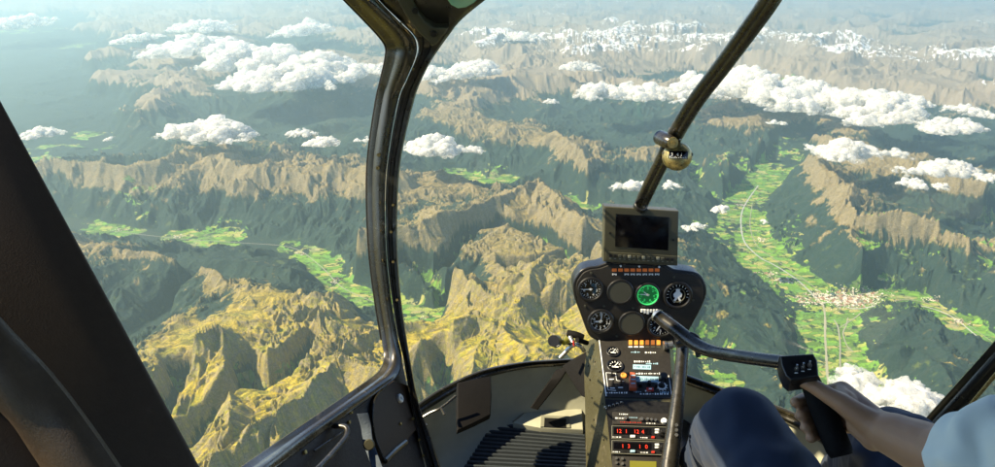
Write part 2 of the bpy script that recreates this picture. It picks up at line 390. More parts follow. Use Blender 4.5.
def ribbon(name, pts, w, col, lift, rough=.8):
    pp_ = crom_([G(px, py, 0) for px, py in pts], 26); vs_, fs_ = [], []
    for i, (x, y) in enumerate(pp_):
        x0, y0 = pp_[max(i - 1, 0)]; x1, y1 = pp_[min(i + 1, len(pp_) - 1)]; L = math.hypot(x1 - x0, y1 - y0) + 1e-6
        nx, ny = -(y1 - y0) / L, (x1 - x0) / L; ww = w * (1 + .35 * float(vnoise(np.array([x / 300]), np.array([y / 300]), 3)[0]) * (name == 'river'))
        zz = max(height_at(x + nx * ww * k, y + ny * ww * k) for k in (-1, -.5, 0, .5, 1)) + lift
        vs_ += [(x + nx * ww, y + ny * ww, GROUND + zz), (x - nx * ww, y - ny * ww, GROUND + zz)]
        if i: fs_.append((2 * i - 2, 2 * i - 1, 2 * i + 1, 2 * i))
    me_ = bpy.data.meshes.new(name); me_.from_pydata(vs_, [], fs_); me_.update()
    t = NT(name + '_surface'); n = t.noise(t.coord(.02), 1.0, 4, .6); c = t.mix(n, tuple(q * .75 for q in col), tuple(q * 1.25 for q in col))
    b = t.n('BsdfPrincipled', ins={'Base Color': c, 'Roughness': rough}); me_.materials.append(t.finish(b.outputs[0]))
    tag(link(bpy.data.objects.new(name, me_)), kind='structure')
def crom_(pts, n):
    out = []; k = len(pts); V = [np.array(p, float) for p in pts]
    for i in range(k - 1):
        p0, p1, p2, p3 = V[max(i - 1, 0)], V[i], V[i + 1], V[min(i + 2, k - 1)]
        for j in range(n):
            t = j / n; out.append(tuple(.5 * ((2 * p1) + (-p0 + p2) * t + (2 * p0 - 5 * p1 + 4 * p2 - p3) * t * t + (-p0 + 3 * p1 - 3 * p2 + p3) * t ** 3)))
    out.append(tuple(V[-1])); return out
ribbon('river', [(758, 186), (748, 200), (742, 212), (741, 226), (744, 241), (752, 251), (762, 259), (772, 264), (784, 271), (797, 280), (808, 290), (817, 299)], 26, (.32, .33, .31), 7, .5)
ribbon('river', [(817, 299), (823, 306), (825, 318), (825, 335), (826, 352), (827, 372), (829, 395), (832, 425), (834, 470)], 27, (.30, .29, .20), 7, .5)
ribbon('river', [(995, 352), (975, 335), (950, 316), (920, 306), (885, 305), (855, 309), (835, 303), (823, 303)], 22, (.40, .40, .36), 7, .5)
ribbon('road', [(834, 320), (838, 328), (840, 345), (840, 362), (842, 385), (848, 420), (850, 465)], 18, (.26, .25, .20), 9)
ribbon('road', [(848, 318), (846, 326), (843, 334), (847, 346), (853, 352)], 14, (.28, .27, .21), 9)
ribbon('road', [(840, 328), (856, 318), (876, 309), (905, 300), (940, 308), (972, 328), (1000, 348)], 12, (.26, .25, .2), 11)
ribbon('road', [(752, 206), (750, 226), (757, 246), (775, 260), (796, 274), (820, 292), (840, 310)], 12, (.26, .25, .20), 11)
ribbon('road', [(110, 231), (180, 239), (240, 243), (292, 248), (320, 266), (343, 288), (378, 304)], 14, (.24, .24, .19), 10)
# ================================================================== clouds: heaps of puffs with flat feet, lying over the ranges
def ico_np(sub):
    bm = bmesh.new(); bmesh.ops.create_icosphere(bm, subdivisions=sub, radius=1.0)
    v = np.array([x.co[:] for x in bm.verts], f32); f = np.array([[a.index for a in q.verts] for q in bm.faces], np.int64)
    bm.free(); return v, f
ICO2, ICO1 = ico_np(3), ico_np(2)
cm = NT('cloud_vapour')
wa = cm.n('Attribute', attribute_name='wisp')
cpos = cm.coord(.001)
cn = cm.noise(cpos, 5.5, 6, .65)
thin = cm.math('ADD', wa.outputs['Fac'], cm.math('MULTIPLY', cm.math('SUBTRACT', cn, .5), 3.0))
alpha = cm.ramp(thin, [(.0, .93), (.42, .42), (.95, .05)])
cb = cm.n('BsdfDiffuse', ins={'Color': (.95, .94, .90, 1)})
cbump = cm.n('Bump', ins={'Height': cn, 'Strength': .45, 'Distance': 200.0}); cm.t.links.new(cbump.outputs[0], cb.inputs['Normal'])
ct = cm.n('BsdfTranslucent', ins={'Color': (.93, .92, .90, 1)})
cmx = cm.n('MixShader', ins={0: .62, 1: cb.outputs[0], 2: ct.outputs[0]})
ctr = cm.n('BsdfTransparent')
cmx2 = cm.n('MixShader', ins={0: alpha, 1: ctr.outputs[0], 2: cmx.outputs[0]})
CLOUD_M = cm.finish(cmx2.outputs[0])
def cloud(px, py, wpx, hpx, label, alt=2300.0, group='white clouds drifting over the mountains', dens=1.0):
    cr = random.Random(int(px * 31 + py * 7))
    cx, cy_ = G(px, py + hpx * .3, alt)
    dist = math.sqrt(cx * cx + cy_ * cy_ + (GROUND + alt) ** 2)
    sx_ = wpx / F * dist / 2
    dsin = (-GROUND - alt) / dist
    tz = min(sx_ * .30, hpx / F * dist * .5)       # thickness
    sy_ = max(hpx / F * dist / dsin * .5 - tz * .35, sx_ * .22)
    vs_, fs_, ws_ = [], [], []; off = 0
    blobs = []
    nb = int((26 + sx_ / 45) * dens); nb = min(nb, 85)
    spine = [(cr.uniform(-1, 1), cr.gauss(0, .35)) for _ in range(5)]
    for k in range(nb):
        a, b = spine[cr.randrange(5)]
        u = max(-1, min(1, a + cr.gauss(0, .28))); v = max(-1, min(1, b + cr.gauss(0, .34)))
        q = max(.12, 1 - u * u * .8 - v * v * .8)
        rad = min(sx_, sy_ * 1.3) * cr.uniform(.13, .30) * q ** .5
        blobs.append((u * sx_ * .95, v * sy_ * .85, rad * .1 + cr.random() ** 1.5 * tz * q, rad, .12))
    for k in range(int(nb * 2.6)):                  # small heads on the big ones, thin shreds round the edge
        b = blobs[cr.randrange(nb)]
        th = cr.uniform(0, 6.28); el = cr.uniform(-.2, 1.3); rr_ = b[3]
        rad = rr_ * cr.uniform(.25, .55)
        blobs.append((b[0] + math.cos(th) * math.cos(el) * rr_ * .9, b[1] + math.sin(th) * math.cos(el) * rr_ * .9, b[2] + math.sin(el) * rr_ * .7, rad, .36))
    for k in range(int(nb * 2.6)):
        b = blobs[cr.randrange(nb)]; th = cr.uniform(0, 6.28)
        rad = b[3] * cr.uniform(.25, .6)
        blobs.append((b[0] + math.cos(th) * b[3] * cr.uniform(.9, 2.3), b[1] + math.sin(th) * b[3] * cr.uniform(1, 1.5), b[2] * cr.uniform(.1, .7), rad, cr.uniform(.6, .95)))
    BL = np.array(blobs, float)
    for q_ in range(1, len(BL)):                    # draw a stray puff in until it touches the heap
        dd = np.linalg.norm(BL[:q_, :3] - BL[q_, :3], axis=1) - (BL[:q_, 3] + BL[q_, 3]) * .6
        m_ = int(dd.argmin())
        if dd[m_] > 0:
            vec = BL[m_, :3] - BL[q_, :3]; BL[q_, :3] += vec / np.linalg.norm(vec) * (dd[m_] + 1)
    for n_, (bx, by, bz, rad, wsp) in enumerate(BL.tolist()):
        base_v, base_f = ICO2 if (rad / dist * F > 6) else ICO1
        v = base_v * rad; v[:, 2] *= .62
        v = v + np.array([bx, by, bz], f32)
        s1 = 1.0 / (rad * 1.1)
        dn = vnoise(v[:, 0] * s1 + v[:, 2] * s1 * .9 + n_, v[:, 1] * s1 - v[:, 2] * s1 * .7) * .42 + vnoise(v[:, 0] * s1 * 2.6 - v[:, 2] * s1 * 2.1, v[:, 1] * s1 * 2.6 + v[:, 2] * s1 * 1.7, 3) * .26
        v = v + base_v * (dn * rad)[:, None]
        low = v[:, 2] < 0; v[low, 2] *= .15
        vs_.append(v); fs_.append(base_f + off); ws_.append(np.full(len(v), wsp, f32)); off += len(v)
    v = np.vstack(vs_); f = np.vstack(fs_)
    me = bpy.data.meshes.new('cloud')
    me.vertices.add(len(v)); me.vertices.foreach_set('co', v.astype(f32).ravel())
    me.loops.add(len(f) * 3); me.loops.foreach_set('vertex_index', f.ravel().astype(np.int32))
    me.polygons.add(len(f)); me.polygons.foreach_set('loop_start', (np.arange(len(f)) * 3).astype(np.int32))
    me.update(calc_edges=True); me.shade_smooth()
    at_ = me.attributes.new('wisp', 'FLOAT', 'POINT'); at_.data.foreach_set('value', np.concatenate(ws_))
    me.materials.append(CLOUD_M)
    o = link(bpy.data.objects.new('cloud', me)); o.location = (cx, cy_, GROUND + alt)
    return tag(o, label, 'cloud', group)
for c in [
    (884, 388, 108, 80, 'big dazzling white cloud just beyond the hand on the grip', 1500),
    (18, 24, 46, 10, 'thin white cloud streak at the far upper left corner of the view'),
    (139, 38, 28, 9, 'small round cloud just left of the long cloud bank left of the door post'),
    (205, 27, 52, 8, 'flat pale cloud above the long bank on the left'),
    (205, 48, 84, 18, 'broken left end of the long cloud bank left of the door post'),
    (255, 58, 90, 26, 'puffy left half of the long cloud bank seen left of the door post'),
    (318, 66, 90, 28, 'thick bright middle of the long cloud bank touching the door post'),
    (285, 80, 110, 14, 'low shelf of cloud under the long bank left of the door post'),
    (352, 62, 60, 34, 'tall heap of cloud directly against the left edge of the door post'),
    (312, 30, 60, 10, 'faint far cloud streak high above the bank left of the door post'),
    (45, 134, 36, 8, 'lone flat cloud beside the dark slanting frame on the left'),
    (112, 137, 10, 7, 'tiny puff between the lone flat cloud and the wide cloud over the sharp range'),
    (208, 131, 86, 17, 'wide white cloud over the sharp peaks on the left'),
    (302, 132, 30, 9, 'upper of two small clouds between the wide cloud and the door post'),
    (325, 141, 38, 8, 'lower of two small clouds between the wide cloud and the door post'),
    (362, 138, 16, 9, 'little cloud tucked against the left edge of the door post'),
    (443, 145, 76, 19, 'bright cloud just right of the door post above the dark hill'),
    (432, 70, 36, 20, 'dense cloud in the upper corner right of the door post'),
    (478, 70, 62, 15, 'ragged cloud trailing right from the door post, high in the view'),
    (580, 67, 40, 6, 'thin level cloud streak left of the bank in the middle distance'),
    (551, 101, 17, 7, 'tiny cloud alone left of the bank behind the windscreen bar'),
    (600, 90, 54, 20, 'left lobe of the bank in the middle distance left of the windscreen bar'),
    (645, 88, 56, 20, 'middle lobe of the bank touching the left side of the windscreen bar'),
    (690, 84, 66, 24, 'cloud mass directly behind the windscreen bar'),
    (752, 86, 96, 34, 'widest brightest cloud just right of the windscreen bar'),
    (808, 88, 60, 18, 'flat cloud joining the two largest clouds on the right'),
    (865, 104, 88, 32, 'big rounded cloud right of the widest cloud'),
    (905, 100, 40, 12, 'thin cloud tail off the right side of the big rounded cloud'),
    (967, 110, 34, 13, 'small bright cloud at the far right below the snowy range'),
    (945, 127, 60, 10, 'scattered thin cloud below the small bright cloud at the far right'),
    (864, 150, 74, 20, 'compact cloud above the bare brown ridge on the right'),
    (933, 168, 68, 12, 'long flat cloud right of the compact cloud over the brown ridge'),
    (914, 182, 28, 11, 'small oval cloud below the long flat cloud on the right'),
    (944, 186, 18, 7, 'tiny puff right of the small oval cloud'),
    (987, 176, 26, 8, 'thin cloud cut by the right edge of the photo'),
    (776, 122, 18, 5, 'tiny flat cloud below the widest cloud'),
    (633, 187, 46, 12, 'low cloud left of the thin bar just above the small monitor'),
    (672, 183, 22, 11, 'small cloud just under the round compass'),
    (696, 225, 26, 10, 'small cloud right of the monitor'),
    (722, 208, 22, 8, 'faint shred of cloud above the river bend'),
    (764, 220, 9, 7, 'tiny round puff over the green valley'),
    (520, 38, 40, 5, 'faint streak of cloud at the foot of the snowy skyline range'),
]:
    cloud(*c)
# ================================================================== air
def haze_box():
    bm = bmesh.new(); bmesh.ops.create_cube(bm, size=2.0)
    for v in bm.verts:
        v.co = Vector((v.co.x * 460000, v.co.y * 460000, (GROUND - 1.0) if v.co.z < 0 else 6.0))
    me = bpy.data.meshes.new('haze'); bm.to_mesh(me); bm.free()
    o = link(bpy.data.objects.new('haze', me)); tag(o, kind='stuff')
    h = NT('haze_air')
    v = h.n('VolumePrincipled')
    v.inputs['Color'].default_value = HAZE_COL; v.inputs['Density'].default_value = HAZE_D
    v.inputs['Anisotropy'].default_value = .55
    h.t.links.new(v.outputs[0], h.out.inputs['Volume']); me.materials.append(h.m)
HAZE_D, HAZE_COL = 1.15e-5, (.58, .82, .885, 1)
haze_box()
# ================================================================== sun, sky, camera
SUN_EL, SUN_AZ = 44.0, -90.0                       # azimuth from straight ahead, negative = left
sd = Vector((math.sin(R(SUN_AZ)) * math.cos(R(SUN_EL)), math.cos(R(SUN_AZ)) * math.cos(R(SUN_EL)), math.sin(R(SUN_EL))))
sl = bpy.data.lights.new('sun', 'SUN'); sl.energy = 5.0; sl.angle = R(.55); sl.color = (1, .84, .57)
so = bpy.data.objects.new('sun', sl); COL.objects.link(so)
so.rotation_euler = (-sd).to_track_quat('-Z', 'Y').to_euler()
w = bpy.data.worlds.new('World'); SC.world = w; w.use_nodes = True
wn = w.node_tree; bg = wn.nodes['Background']
sky = wn.nodes.new('ShaderNodeTexSky'); sky.sky_type = 'NISHITA'; sky.sun_disc = False
sky.sun_elevation = R(SUN_EL); sky.sun_rotation = R(SUN_AZ); sky.altitude = 4000; sky.dust_density = 1.0
wn.links.new(sky.outputs[0], bg.inputs[0]); bg.inputs[1].default_value = .115
cd = bpy.data.cameras.new('camera'); cam = bpy.data.objects.new('camera', cd); COL.objects.link(cam)
cd.sensor_fit = 'HORIZONTAL'; cd.sensor_width = 36.0; cd.lens = 36.0 * F / 995.0
cam.rotation_euler = (R(90) - PITCH, 0, 0); cd.clip_start = .02; cd.clip_end = 1.2e6
SC.camera = cam
vs = SC.view_settings; vs.view_transform = 'Standard'; vs.look = 'None'; vs.gamma = 1.0; vs.use_curve_mapping = False
vs.exposure = 1.42
SC.render.engine = 'CYCLES'
cy = SC.cycles; cy.max_bounces = 8; cy.diffuse_bounces = 3; cy.glossy_bounces = 3; cy.transmission_bounces = 4; cy.transparent_max_bounces = 40; cy.volume_bounces = 1
cy.use_denoising = True; cy.denoiser = 'OPENIMAGEDENOISE'; cy.caustics_reflective = False; cy.caustics_refractive = False
# ================================================================== cabin materials
def mat(name, col, rough=.5, metal=0.0, spec=.5, bump=0.0, bscale=40.0, var=.25, coat=0.0, emit=None, es=0.0, wear=0.0):
    t = NT(name)
    pos = t.coord(1.0)
    n = t.noise(pos, bscale, 5, .6)
    n2 = t.noise(pos, bscale * .17, 3, .6)
    base = t.mix(t.math('MULTIPLY', n2, 1.0), tuple(c * (1 - var) for c in col), tuple(min(1, c * (1 + var)) for c in col))
    if wear:
        wn_ = t.noise(t.coord(1.0), 32.0, 9, .72, dist=.6)
        base = t.mix(t.ramp(wn_, [(.60, 0.), (.66, wear)]), base, (.20, .17, .12))
        base = t.mix(t.ramp(t.noise(t.coord((1, 1, .15)), 210.0, 2, .5), [(.70, 0.), (.74, wear * .7)]), base, (.16, .15, .12))
    b = t.n('BsdfPrincipled', ins={'Base Color': base, 'Metallic': metal})
    t.t.links.new(t.ramp(n, [(.25, max(0, rough - .12)), (.75, min(1, rough + .12))]), b.inputs['Roughness'])
    b.inputs['Specular IOR Level'].default_value = spec
    b.inputs['Coat Weight'].default_value = coat
    if bump:
        bp = t.n('Bump', ins={'Height': n, 'Strength': bump, 'Distance': .002}); t.t.links.new(bp.outputs[0], b.inputs['Normal'])
    if emit:
        b.inputs['Emission Color'].default_value = (*emit, 1); b.inputs['Emission Strength'].default_value = es
    return t.finish(b.outputs[0])
M_POST = mat('worn_black_enamel', (.014, .012, .007), .33, spec=.6, bump=.1, bscale=60, coat=.2, wear=.35)
M_FRAME = mat('olive_black_enamel', (.022, .019, .010), .3, spec=.6, bump=.08, bscale=45, coat=.3, var=.2, wear=.35)
M_DARK = mat('dark_brown_trim', (.013, .008, .006), .6, bump=.3, bscale=300, var=.4, wear=.12)
M_SLAB = mat('dark_brown_vinyl', (.056, .038, .024), .62, spec=.3, bump=.12, bscale=700, var=.15)
M_SLAB2 = mat('brown_padded_vinyl', (.055, .038, .022), .5, spec=.35, bump=.12, bscale=500, var=.4)
M_GREY = mat('grey_green_inner_skin', (.36, .36, .27), .5, bump=.15, bscale=90, var=.3)
M_GREYL = mat('pale_grey_edge', (.20, .20, .15), .5, var=.2)
M_MAT = mat('ribbed_rubber', (.028, .034, .038), .5, bump=.3, bscale=200, var=.3)
M_PANEL = mat('instrument_panel_black', (.018, .016, .013), .55, spec=.4, bump=.15, bscale=260, var=.3)
M_SIDE = mat('grey_painted_console', (.062, .057, .030), .34, bump=.12, bscale=120, var=.35, wear=.5)
M_BLK = mat('black_plastic', (.010, .010, .010), .35, spec=.5, bump=.05, bscale=150)
M_RUB = mat('black_rubber', (.007, .0065, .006), .8, spec=.12, bump=.2, bscale=250)
M_TUBE = mat('gunmetal_tube', (.022, .020, .015), .3, spec=.7, metal=.2, bump=.06, bscale=90, var=.2, wear=.3)
M_MET = mat('brushed_metal', (.45, .45, .42), .3, metal=.9, var=.2)
M_WHITE = mat('white_plastic', (.75, .75, .70), .45, var=.1)
M_MARK = mat('dial_white', (.80, .82, .80), .5, var=.05)
M_GREYD = mat('dull_olive_plate', (.055, .055, .038), .55, var=.2)
M_BEZ = mat('olive_grey_plastic', (.055, .052, .030), .4, bump=.08, bscale=200, var=.2)
M_SCREEN = mat('black_glass_screen', (.003, .003, .004), .12, spec=.35, var=.1)
M_BRASS = mat('yellowed_brass', (.38, .30, .12), .3, metal=.7, bump=.1, bscale=200, var=.3)
M_RED = mat('red_lacquer', (.45, .03, .015), .4)
M_ORED = mat('faded_orange_guard', (.40, .09, .04), .5, var=.3)
M_BLUE = mat('pale_blue_label', (.30, .48, .58), .5, var=.2)
M_AMB = mat('amber_lamp', (.5, .2, .03), .4, emit=(1, .34, .05), es=.22)
M_AMBD = mat('dim_amber_lamp', (.16, .06, .015), .4, emit=(1, .25, .05), es=.07)
M_REDD = mat('red_digits', (.4, .02, .01), .4, emit=(1, .06, .02), es=.38)
M_GRN = mat('green_lit_dial', (.05, .5, .14), .4, emit=(.06, .9, .22), es=.18)
M_YEL = mat('yellow_green_display', (.13, .125, .015), .4, emit=(.6, .55, .03), es=.03)
M_TEAL = mat('dial_blue_sector', (.05, .12, .16), .5)
M_SKYW = mat('green_tinted_glass', (.22, .50, .38), .2, var=.1)
M_WEB = mat('seat_belt_webbing', (.055, .075, .10), .8, bump=.4, bscale=300, var=.6)
# ================================================================== cabin geometry helpers
SPLIT = {'rivet', 'bolt', 'screw', 'panel_screw', 'clamp', 'caption', 'wire_clip', 'test_button', 'adjuster'}
def islands(bm):
    bm.verts.ensure_lookup_table(); seen = set(); out = []
    for v in bm.verts:
        if v in seen: continue
        st = [v]; seen.add(v); isl = []
        while st:
            q = st.pop(); isl.append(q)
            for e in q.link_edges:
                o_ = e.other_vert(q)
                if o_ not in seen: seen.add(o_); st.append(o_)
        out.append(isl)
    return out
def obj(name, bm, m, parent=None, smooth=True, recalc=True):
    if name in ('rivet', 'bolt', 'screw', 'panel_screw', 'clamp', 'wire_clip'):
        isl = islands(bm)
        if len(isl) > 1:
            for vs__ in isl:
                b2 = bmesh.new(); mp_ = {v: b2.verts.new(v.co) for v in vs__}
                for f in {f for v in vs__ for f in v.link_faces}:
                    nf = b2.faces.new([mp_[v] for v in f.verts]); nf.material_index = f.material_index
                last = obj(name, b2, m, parent, smooth, recalc)
            bm.free(); return last
    if recalc: bmesh.ops.recalc_face_normals(bm, faces=bm.faces[:])
    me = bpy.data.meshes.new(name); bm.to_mesh(me); bm.free()
    for mm in (m if isinstance(m, (list, tuple)) else [m]): me.materials.append(mm)
    if smooth:
        me.shade_smooth()
        me.set_sharp_from_angle(angle=R(38))
    return link(bpy.data.objects.new(name, me), parent)
def crom(pts, n):
    """smooth curve through tuples"""
    out = []; k = len(pts)
    V = [np.array(p, float) for p in pts]
    for i in range(k - 1):
        p0, p1, p2, p3 = V[max(i - 1, 0)], V[i], V[i + 1], V[min(i + 2, k - 1)]
        for j in range(n):
            t = j / n
            out.append(.5 * ((2 * p1) + (-p0 + p2) * t + (2 * p0 - 5 * p1 + 4 * p2 - p3) * t * t + (-p0 + 3 * p1 - 3 * p2 + p3) * t ** 3))
    out.append(V[-1]); return [tuple(v) for v in out]
def loft(bm, rings, closed=True, caps=True, mi=0):
    vr = [[bm.verts.new(p) for p in r] for r in rings]
    n = len(vr[0])
    for a, b in zip(vr[:-1], vr[1:]):
        for i in range(n if closed else n - 1):
            j = (i + 1) % n
            f = bm.faces.new((a[i], a[j], b[j], b[i])); f.material_index = mi
    if caps and closed:
        for r in (vr[0][::-1], vr[-1]):
            f = bm.faces.new(r); f.material_index = mi
    return vr
def band(bm, pairs, prof, thick, n=5, back=None, mi=0):
    """a bar seen between two traced edges: pairs of (xl, yl, xr, yr, depth); prof = (across 0..1, raised 0..1)"""
    back = back or thick
    rings = []
    for xl, yl, xr, yr, d in crom(pairs, n):
        a, b = P(xl, yl, d), P(xr, yr, d)
        nn = -((a + b) / 2).normalized()
        ring = [a.lerp(b, s) + nn * (h * thick) for s, h in prof]
        ring += [b - nn * back, a - nn * back]
        rings.append(ring)
    return loft(bm, rings, mi=mi)
def tube(bm, pts, r, n=6, seg=14, mi=0, caps=True, flat=1.0):
    """round bar through world points; r a number or one per point"""
    if not hasattr(r, '__len__'): r = [r] * len(pts)
    cs = crom([(*p, rr_) for p, rr_ in zip(pts, r)], n) if len(pts) > 2 or n > 1 else [(*p, rr_) for p, rr_ in zip(pts, r)]
    C = [Vector(c[:3]) for c in cs]; rings = []
    up = Vector((0, 0, 1))
    T0 = (C[1] - C[0]).normalized()
    if abs(T0.dot(up)) > .9: up = Vector((0, 1, 0))
    s = T0.cross(up).normalized()
    for i, c in enumerate(C):
        t = (C[min(i + 1, len(C) - 1)] - C[max(i - 1, 0)]).normalized()
        s = (s - t * s.dot(t)).normalized(); b = t.cross(s)
        rings.append([c + (s * math.cos(a) + b * math.sin(a) * flat) * cs[i][3] for a in [2 * math.pi * k / seg for k in range(seg)]])
    return loft(bm, rings, caps=caps, mi=mi)
class Pl:
    """a plane set by three photo points with depths; local x right, y up, z towards the eye"""
    def __init__(s, a, b, c):
        s.o = P(*a); u = P(*b) - s.o; v = P(*c) - s.o
        s.n = u.cross(v).normalized()
        if s.n.dot(s.o) > 0: s.n = -s.n
        s.x = u.normalized(); s.y = s.n.cross(s.x).normalized()
    def at(s, px, py, h=0.0):
        r = ray(px, py); t = s.o.dot(s.n) / r.dot(s.n)
        return r * t + s.n * h
    def k(s, px, py):
        return (s.at(px + .5, py) - s.at(px - .5, py)).length
    def mtx(s, px, py, h=0.0):
        m = Matrix((s.x, s.y, s.n)).transposed().to_4x4(); m.translation = s.at(px, py, h); return m
def prism(bm, pl, pts, h0, h1, mi=0, bev=0.0):
    """traced outline given thickness on a plane"""
    lo = [bm.verts.new(pl.at(x, y, h0)) for x, y in pts]
    hi = [bm.verts.new(pl.at(x, y, h1)) for x, y in pts]
    n = len(pts); fs = []
    for i in range(n):
        j = (i + 1) % n; fs.append(bm.faces.new((lo[i], lo[j], hi[j], hi[i])))
    top = bm.faces.new(hi); bot = bm.faces.new(lo[::-1])
    for f in fs + [top, bot]: f.material_index = mi
    if bev:
        bmesh.ops.recalc_face_normals(bm, faces=fs + [top, bot])
        r = bmesh.ops.bevel(bm, geom=list(top.edges), offset=bev, segments=3, affect='EDGES', profile=.6)
        for f in r['faces']: f.material_index = mi
def rect(x0, y0, x1, y1, sk=0.0):
    """pixel rectangle; sk = drop in y per pixel of x"""
    return [(x0, y0), (x1, y0 + sk * (x1 - x0)), (x1, y1 + sk * (x1 - x0)), (x0, y1)]
def disc(bm, M, r, h0, h1, seg=32, mi=0, r2=None):
    r2 = r if r2 is None else r2
    rings = [[M @ Vector((math.cos(2 * math.pi * k / seg) * q, math.sin(2 * math.pi * k / seg) * q, h)) for k in range(seg)] for q, h in ((r, h0), (r2, h1))]
    loft(bm, rings, mi=mi)
def ringm(bm, M, ri, ro, h0, h1, seg=36, mi=0):
    prof = [(ri, h0), (ri, h1), (ri + (ro - ri) * .3, h1 + (ro - ri) * .25), (ri + (ro - ri) * .7, h1 + (ro - ri) * .25), (ro, h1), (ro, h0)]
    rings = [[M @ Vector((math.cos(a) * q, math.sin(a) * q, h)) for q, h in prof] for a in [2 * math.pi * k / seg for k in range(seg)]]
    loft(bm, rings + [rings[0]], caps=False, mi=mi)
    bmesh.ops.remove_doubles(bm, verts=bm.verts[:], dist=1e-7)
def lbox(bm, M, x0, y0, x1, y1, z0, z1, mi=0):
    v = [bm.verts.new(M @ Vector((x, y, z))) for z in (z0, z1) for x, y in ((x0, y0), (x1, y0), (x1, y1), (x0, y1))]
    for q in ((0, 1, 2, 3), (4, 7, 6, 5), (0, 4, 5, 1), (1, 5, 6, 2), (2, 6, 7, 3), (3, 7, 4, 0)):
        f = bm.faces.new([v[i] for i in q]); f.material_index = mi
def letters(txt, M, size, m, parent, name='lettering', depth=.0002, align='CENTER'):
    cu = bpy.data.curves.new(name, 'FONT'); cu.body = txt; cu.size = size; cu.extrude = depth; cu.align_x = align; cu.align_y = 'CENTER'; cu.resolution_u = 3
    o = bpy.data.objects.new('tmp_text', cu); COL.objects.link(o)
    dg = bpy.context.evaluated_depsgraph_get(); dg.update()
    me = bpy.data.meshes.new_from_object(o.evaluated_get(dg)); bpy.data.objects.remove(o)
    me.transform(M); me.name = name; me.materials.clear(); me.materials.append(m)
    return link(bpy.data.objects.new(name, me), parent)
def zat(px, py, z):
    r = ray(px, py); return r * (z / r.z)
B = bmesh.new
FLAT = [(0, 0), (.04, .8), (.12, 1), (.88, 1), (.96, .8), (1, 0)]
ROUND = [(0, 0), (.06, .45), (.2, .8), (.38, .97), (.5, 1), (.62, .97), (.8, .8), (.94, .45), (1, 0)]
# ================================================================== the helicopter itself
heli = empty('helicopter', (.3, .6, -1.25), 'dark cabin frame of the helicopter with curved windscreen posts, open view bubble and left door', 'helicopter')
# left door frame: one loop, flange plus raised tube
DF = [(262, -100, 296, -106, .9), (312, -40, 340, -44, .98), (339, -6, 371, -8, 1.02), (362, 18, 398, 20, 1.06), (378, 35, 413, 35, 1.09), (385.5, 46, 417, 47, 1.11), (385.5, 57, 414.5, 60, 1.12), (381, 78, 406, 80, 1.14),
      (376, 100, 398, 100, 1.16), (368.4, 152, 388.5, 152, 1.19), (366.7, 193, 385, 193, 1.21), (369, 250, 386, 250, 1.23), (375, 300, 391, 297, 1.25), (381.5, 340, 397, 334, 1.26),
      (383.5, 357, 402, 358, 1.25), (380.5, 368, 399, 374, 1.22), (371, 377.5, 387, 385.5, 1.17), (340, 399, 352.5, 411, 1.06), (300, 426, 313, 440, .96), (246, 463, 268, 475, .82), (205, 491, 230, 505, .75), (150, 530, 180, 545, .66)]
DPROF = [(0, 0), (.03, .35), (.10, .42), (.30, .42), (.36, .55), (.44, .85), (.56, 1), (.70, .98), (.82, .75), (.90, .45), (.95, .40), (1, .1)]
bm = B(); band(bm, DF, DPROF, .016, back=.012); df = obj('door_frame', bm, M_FRAME, heli)
bm = B(); tube(bm, [P(x, y, d - .018) for x, y, d in ((345, -26, 1.0), (366, -3, 1.03), (384, 17, 1.07), (397, 31, 1.09))], .0016, seg=8); obj('trim_wire', bm, M_BRASS, df)
# rubber seal along the glass edge
bm = B(); band(bm, [(a - 1.2, b + .4, a + 2.6, b + .4, d + .002) for a, b, c, e, d in DF[:14]], ROUND, .006, back=.006); obj('door_seal', bm, M_RUB, df)
# front post and the roof bow growing out of it
FP = [(325, -145, 620, -145, .95), (345, -60, 560, -60, 1.0), (371, -10, 500, -12, 1.02), (399, 20, 463, 18, 1.07), (414, 35.5, 449, 35, 1.1), (418, 47, 440, 47.5, 1.12), (415, 60, 431, 61, 1.13), (406.5, 80, 421, 81, 1.15), (398.5, 100, 414, 101, 1.17), (389, 152, 402.2, 152, 1.2),
      (385.5, 193, 398, 193, 1.22), (386.5, 250, 397.5, 250, 1.24), (391.5, 297, 401.3, 300, 1.26), (398, 336, 406.5, 337, 1.27), (404, 362, 411, 364, 1.27), (410, 400, 418.5, 403, 1.26), (416, 430, 429, 432, 1.25), (426, 467, 441, 468, 1.24), (440, 520, 460, 520, 1.22)]
bm = B(); band(bm, FP, [(0, 0), (.05, .9), (.2, .9), (.26, .5), (.5, .45), (.62, 1), (.9, 1), (1, .2)], .010, back=.025); fp = obj('front_post', bm, M_POST, heli)
bm = B()
for x, y in ((413, 69), (393, 205), (391, 232), (393, 262), (397, 300), (413, 419), (419, 440), (423, 456), (402, 22), (432, 44)):
    p = P(x, y, 1.08 if y < 70 else 1.19 if y < 300 else 1.225); q = P(x, y, 1.3)
    tube(bm, [q, p], .0026, n=1, seg=8)
for x, y in ((378.6, 155), (377.6, 168)): tube(bm, [P(x, y, 1.25), P(x, y, 1.172)], .0035, n=1, seg=8)
obj('rivet', bm, M_BRASS, fp)
br = Pl((412, 0, 1.035), (448, 26, 1.06), (434, 42, 1.075))
bm = B(); prism(bm, br, [(396, -6), (411, -6), (419, 10), (426, 20), (435, 25.5), (449, 25), (446, 31), (437, 42), (433, 43), (420, 31), (407, 14)], -.02, .012, bev=.003); bk = obj('bow_bracket', bm, M_BEZ, heli)
bm = B()
for x, y in ((434, 31), (416, 8)): disc(bm, br.mtx(x, y, .012), .005, 0, .004, 16)
obj('bolt', bm, M_BLK, bk)
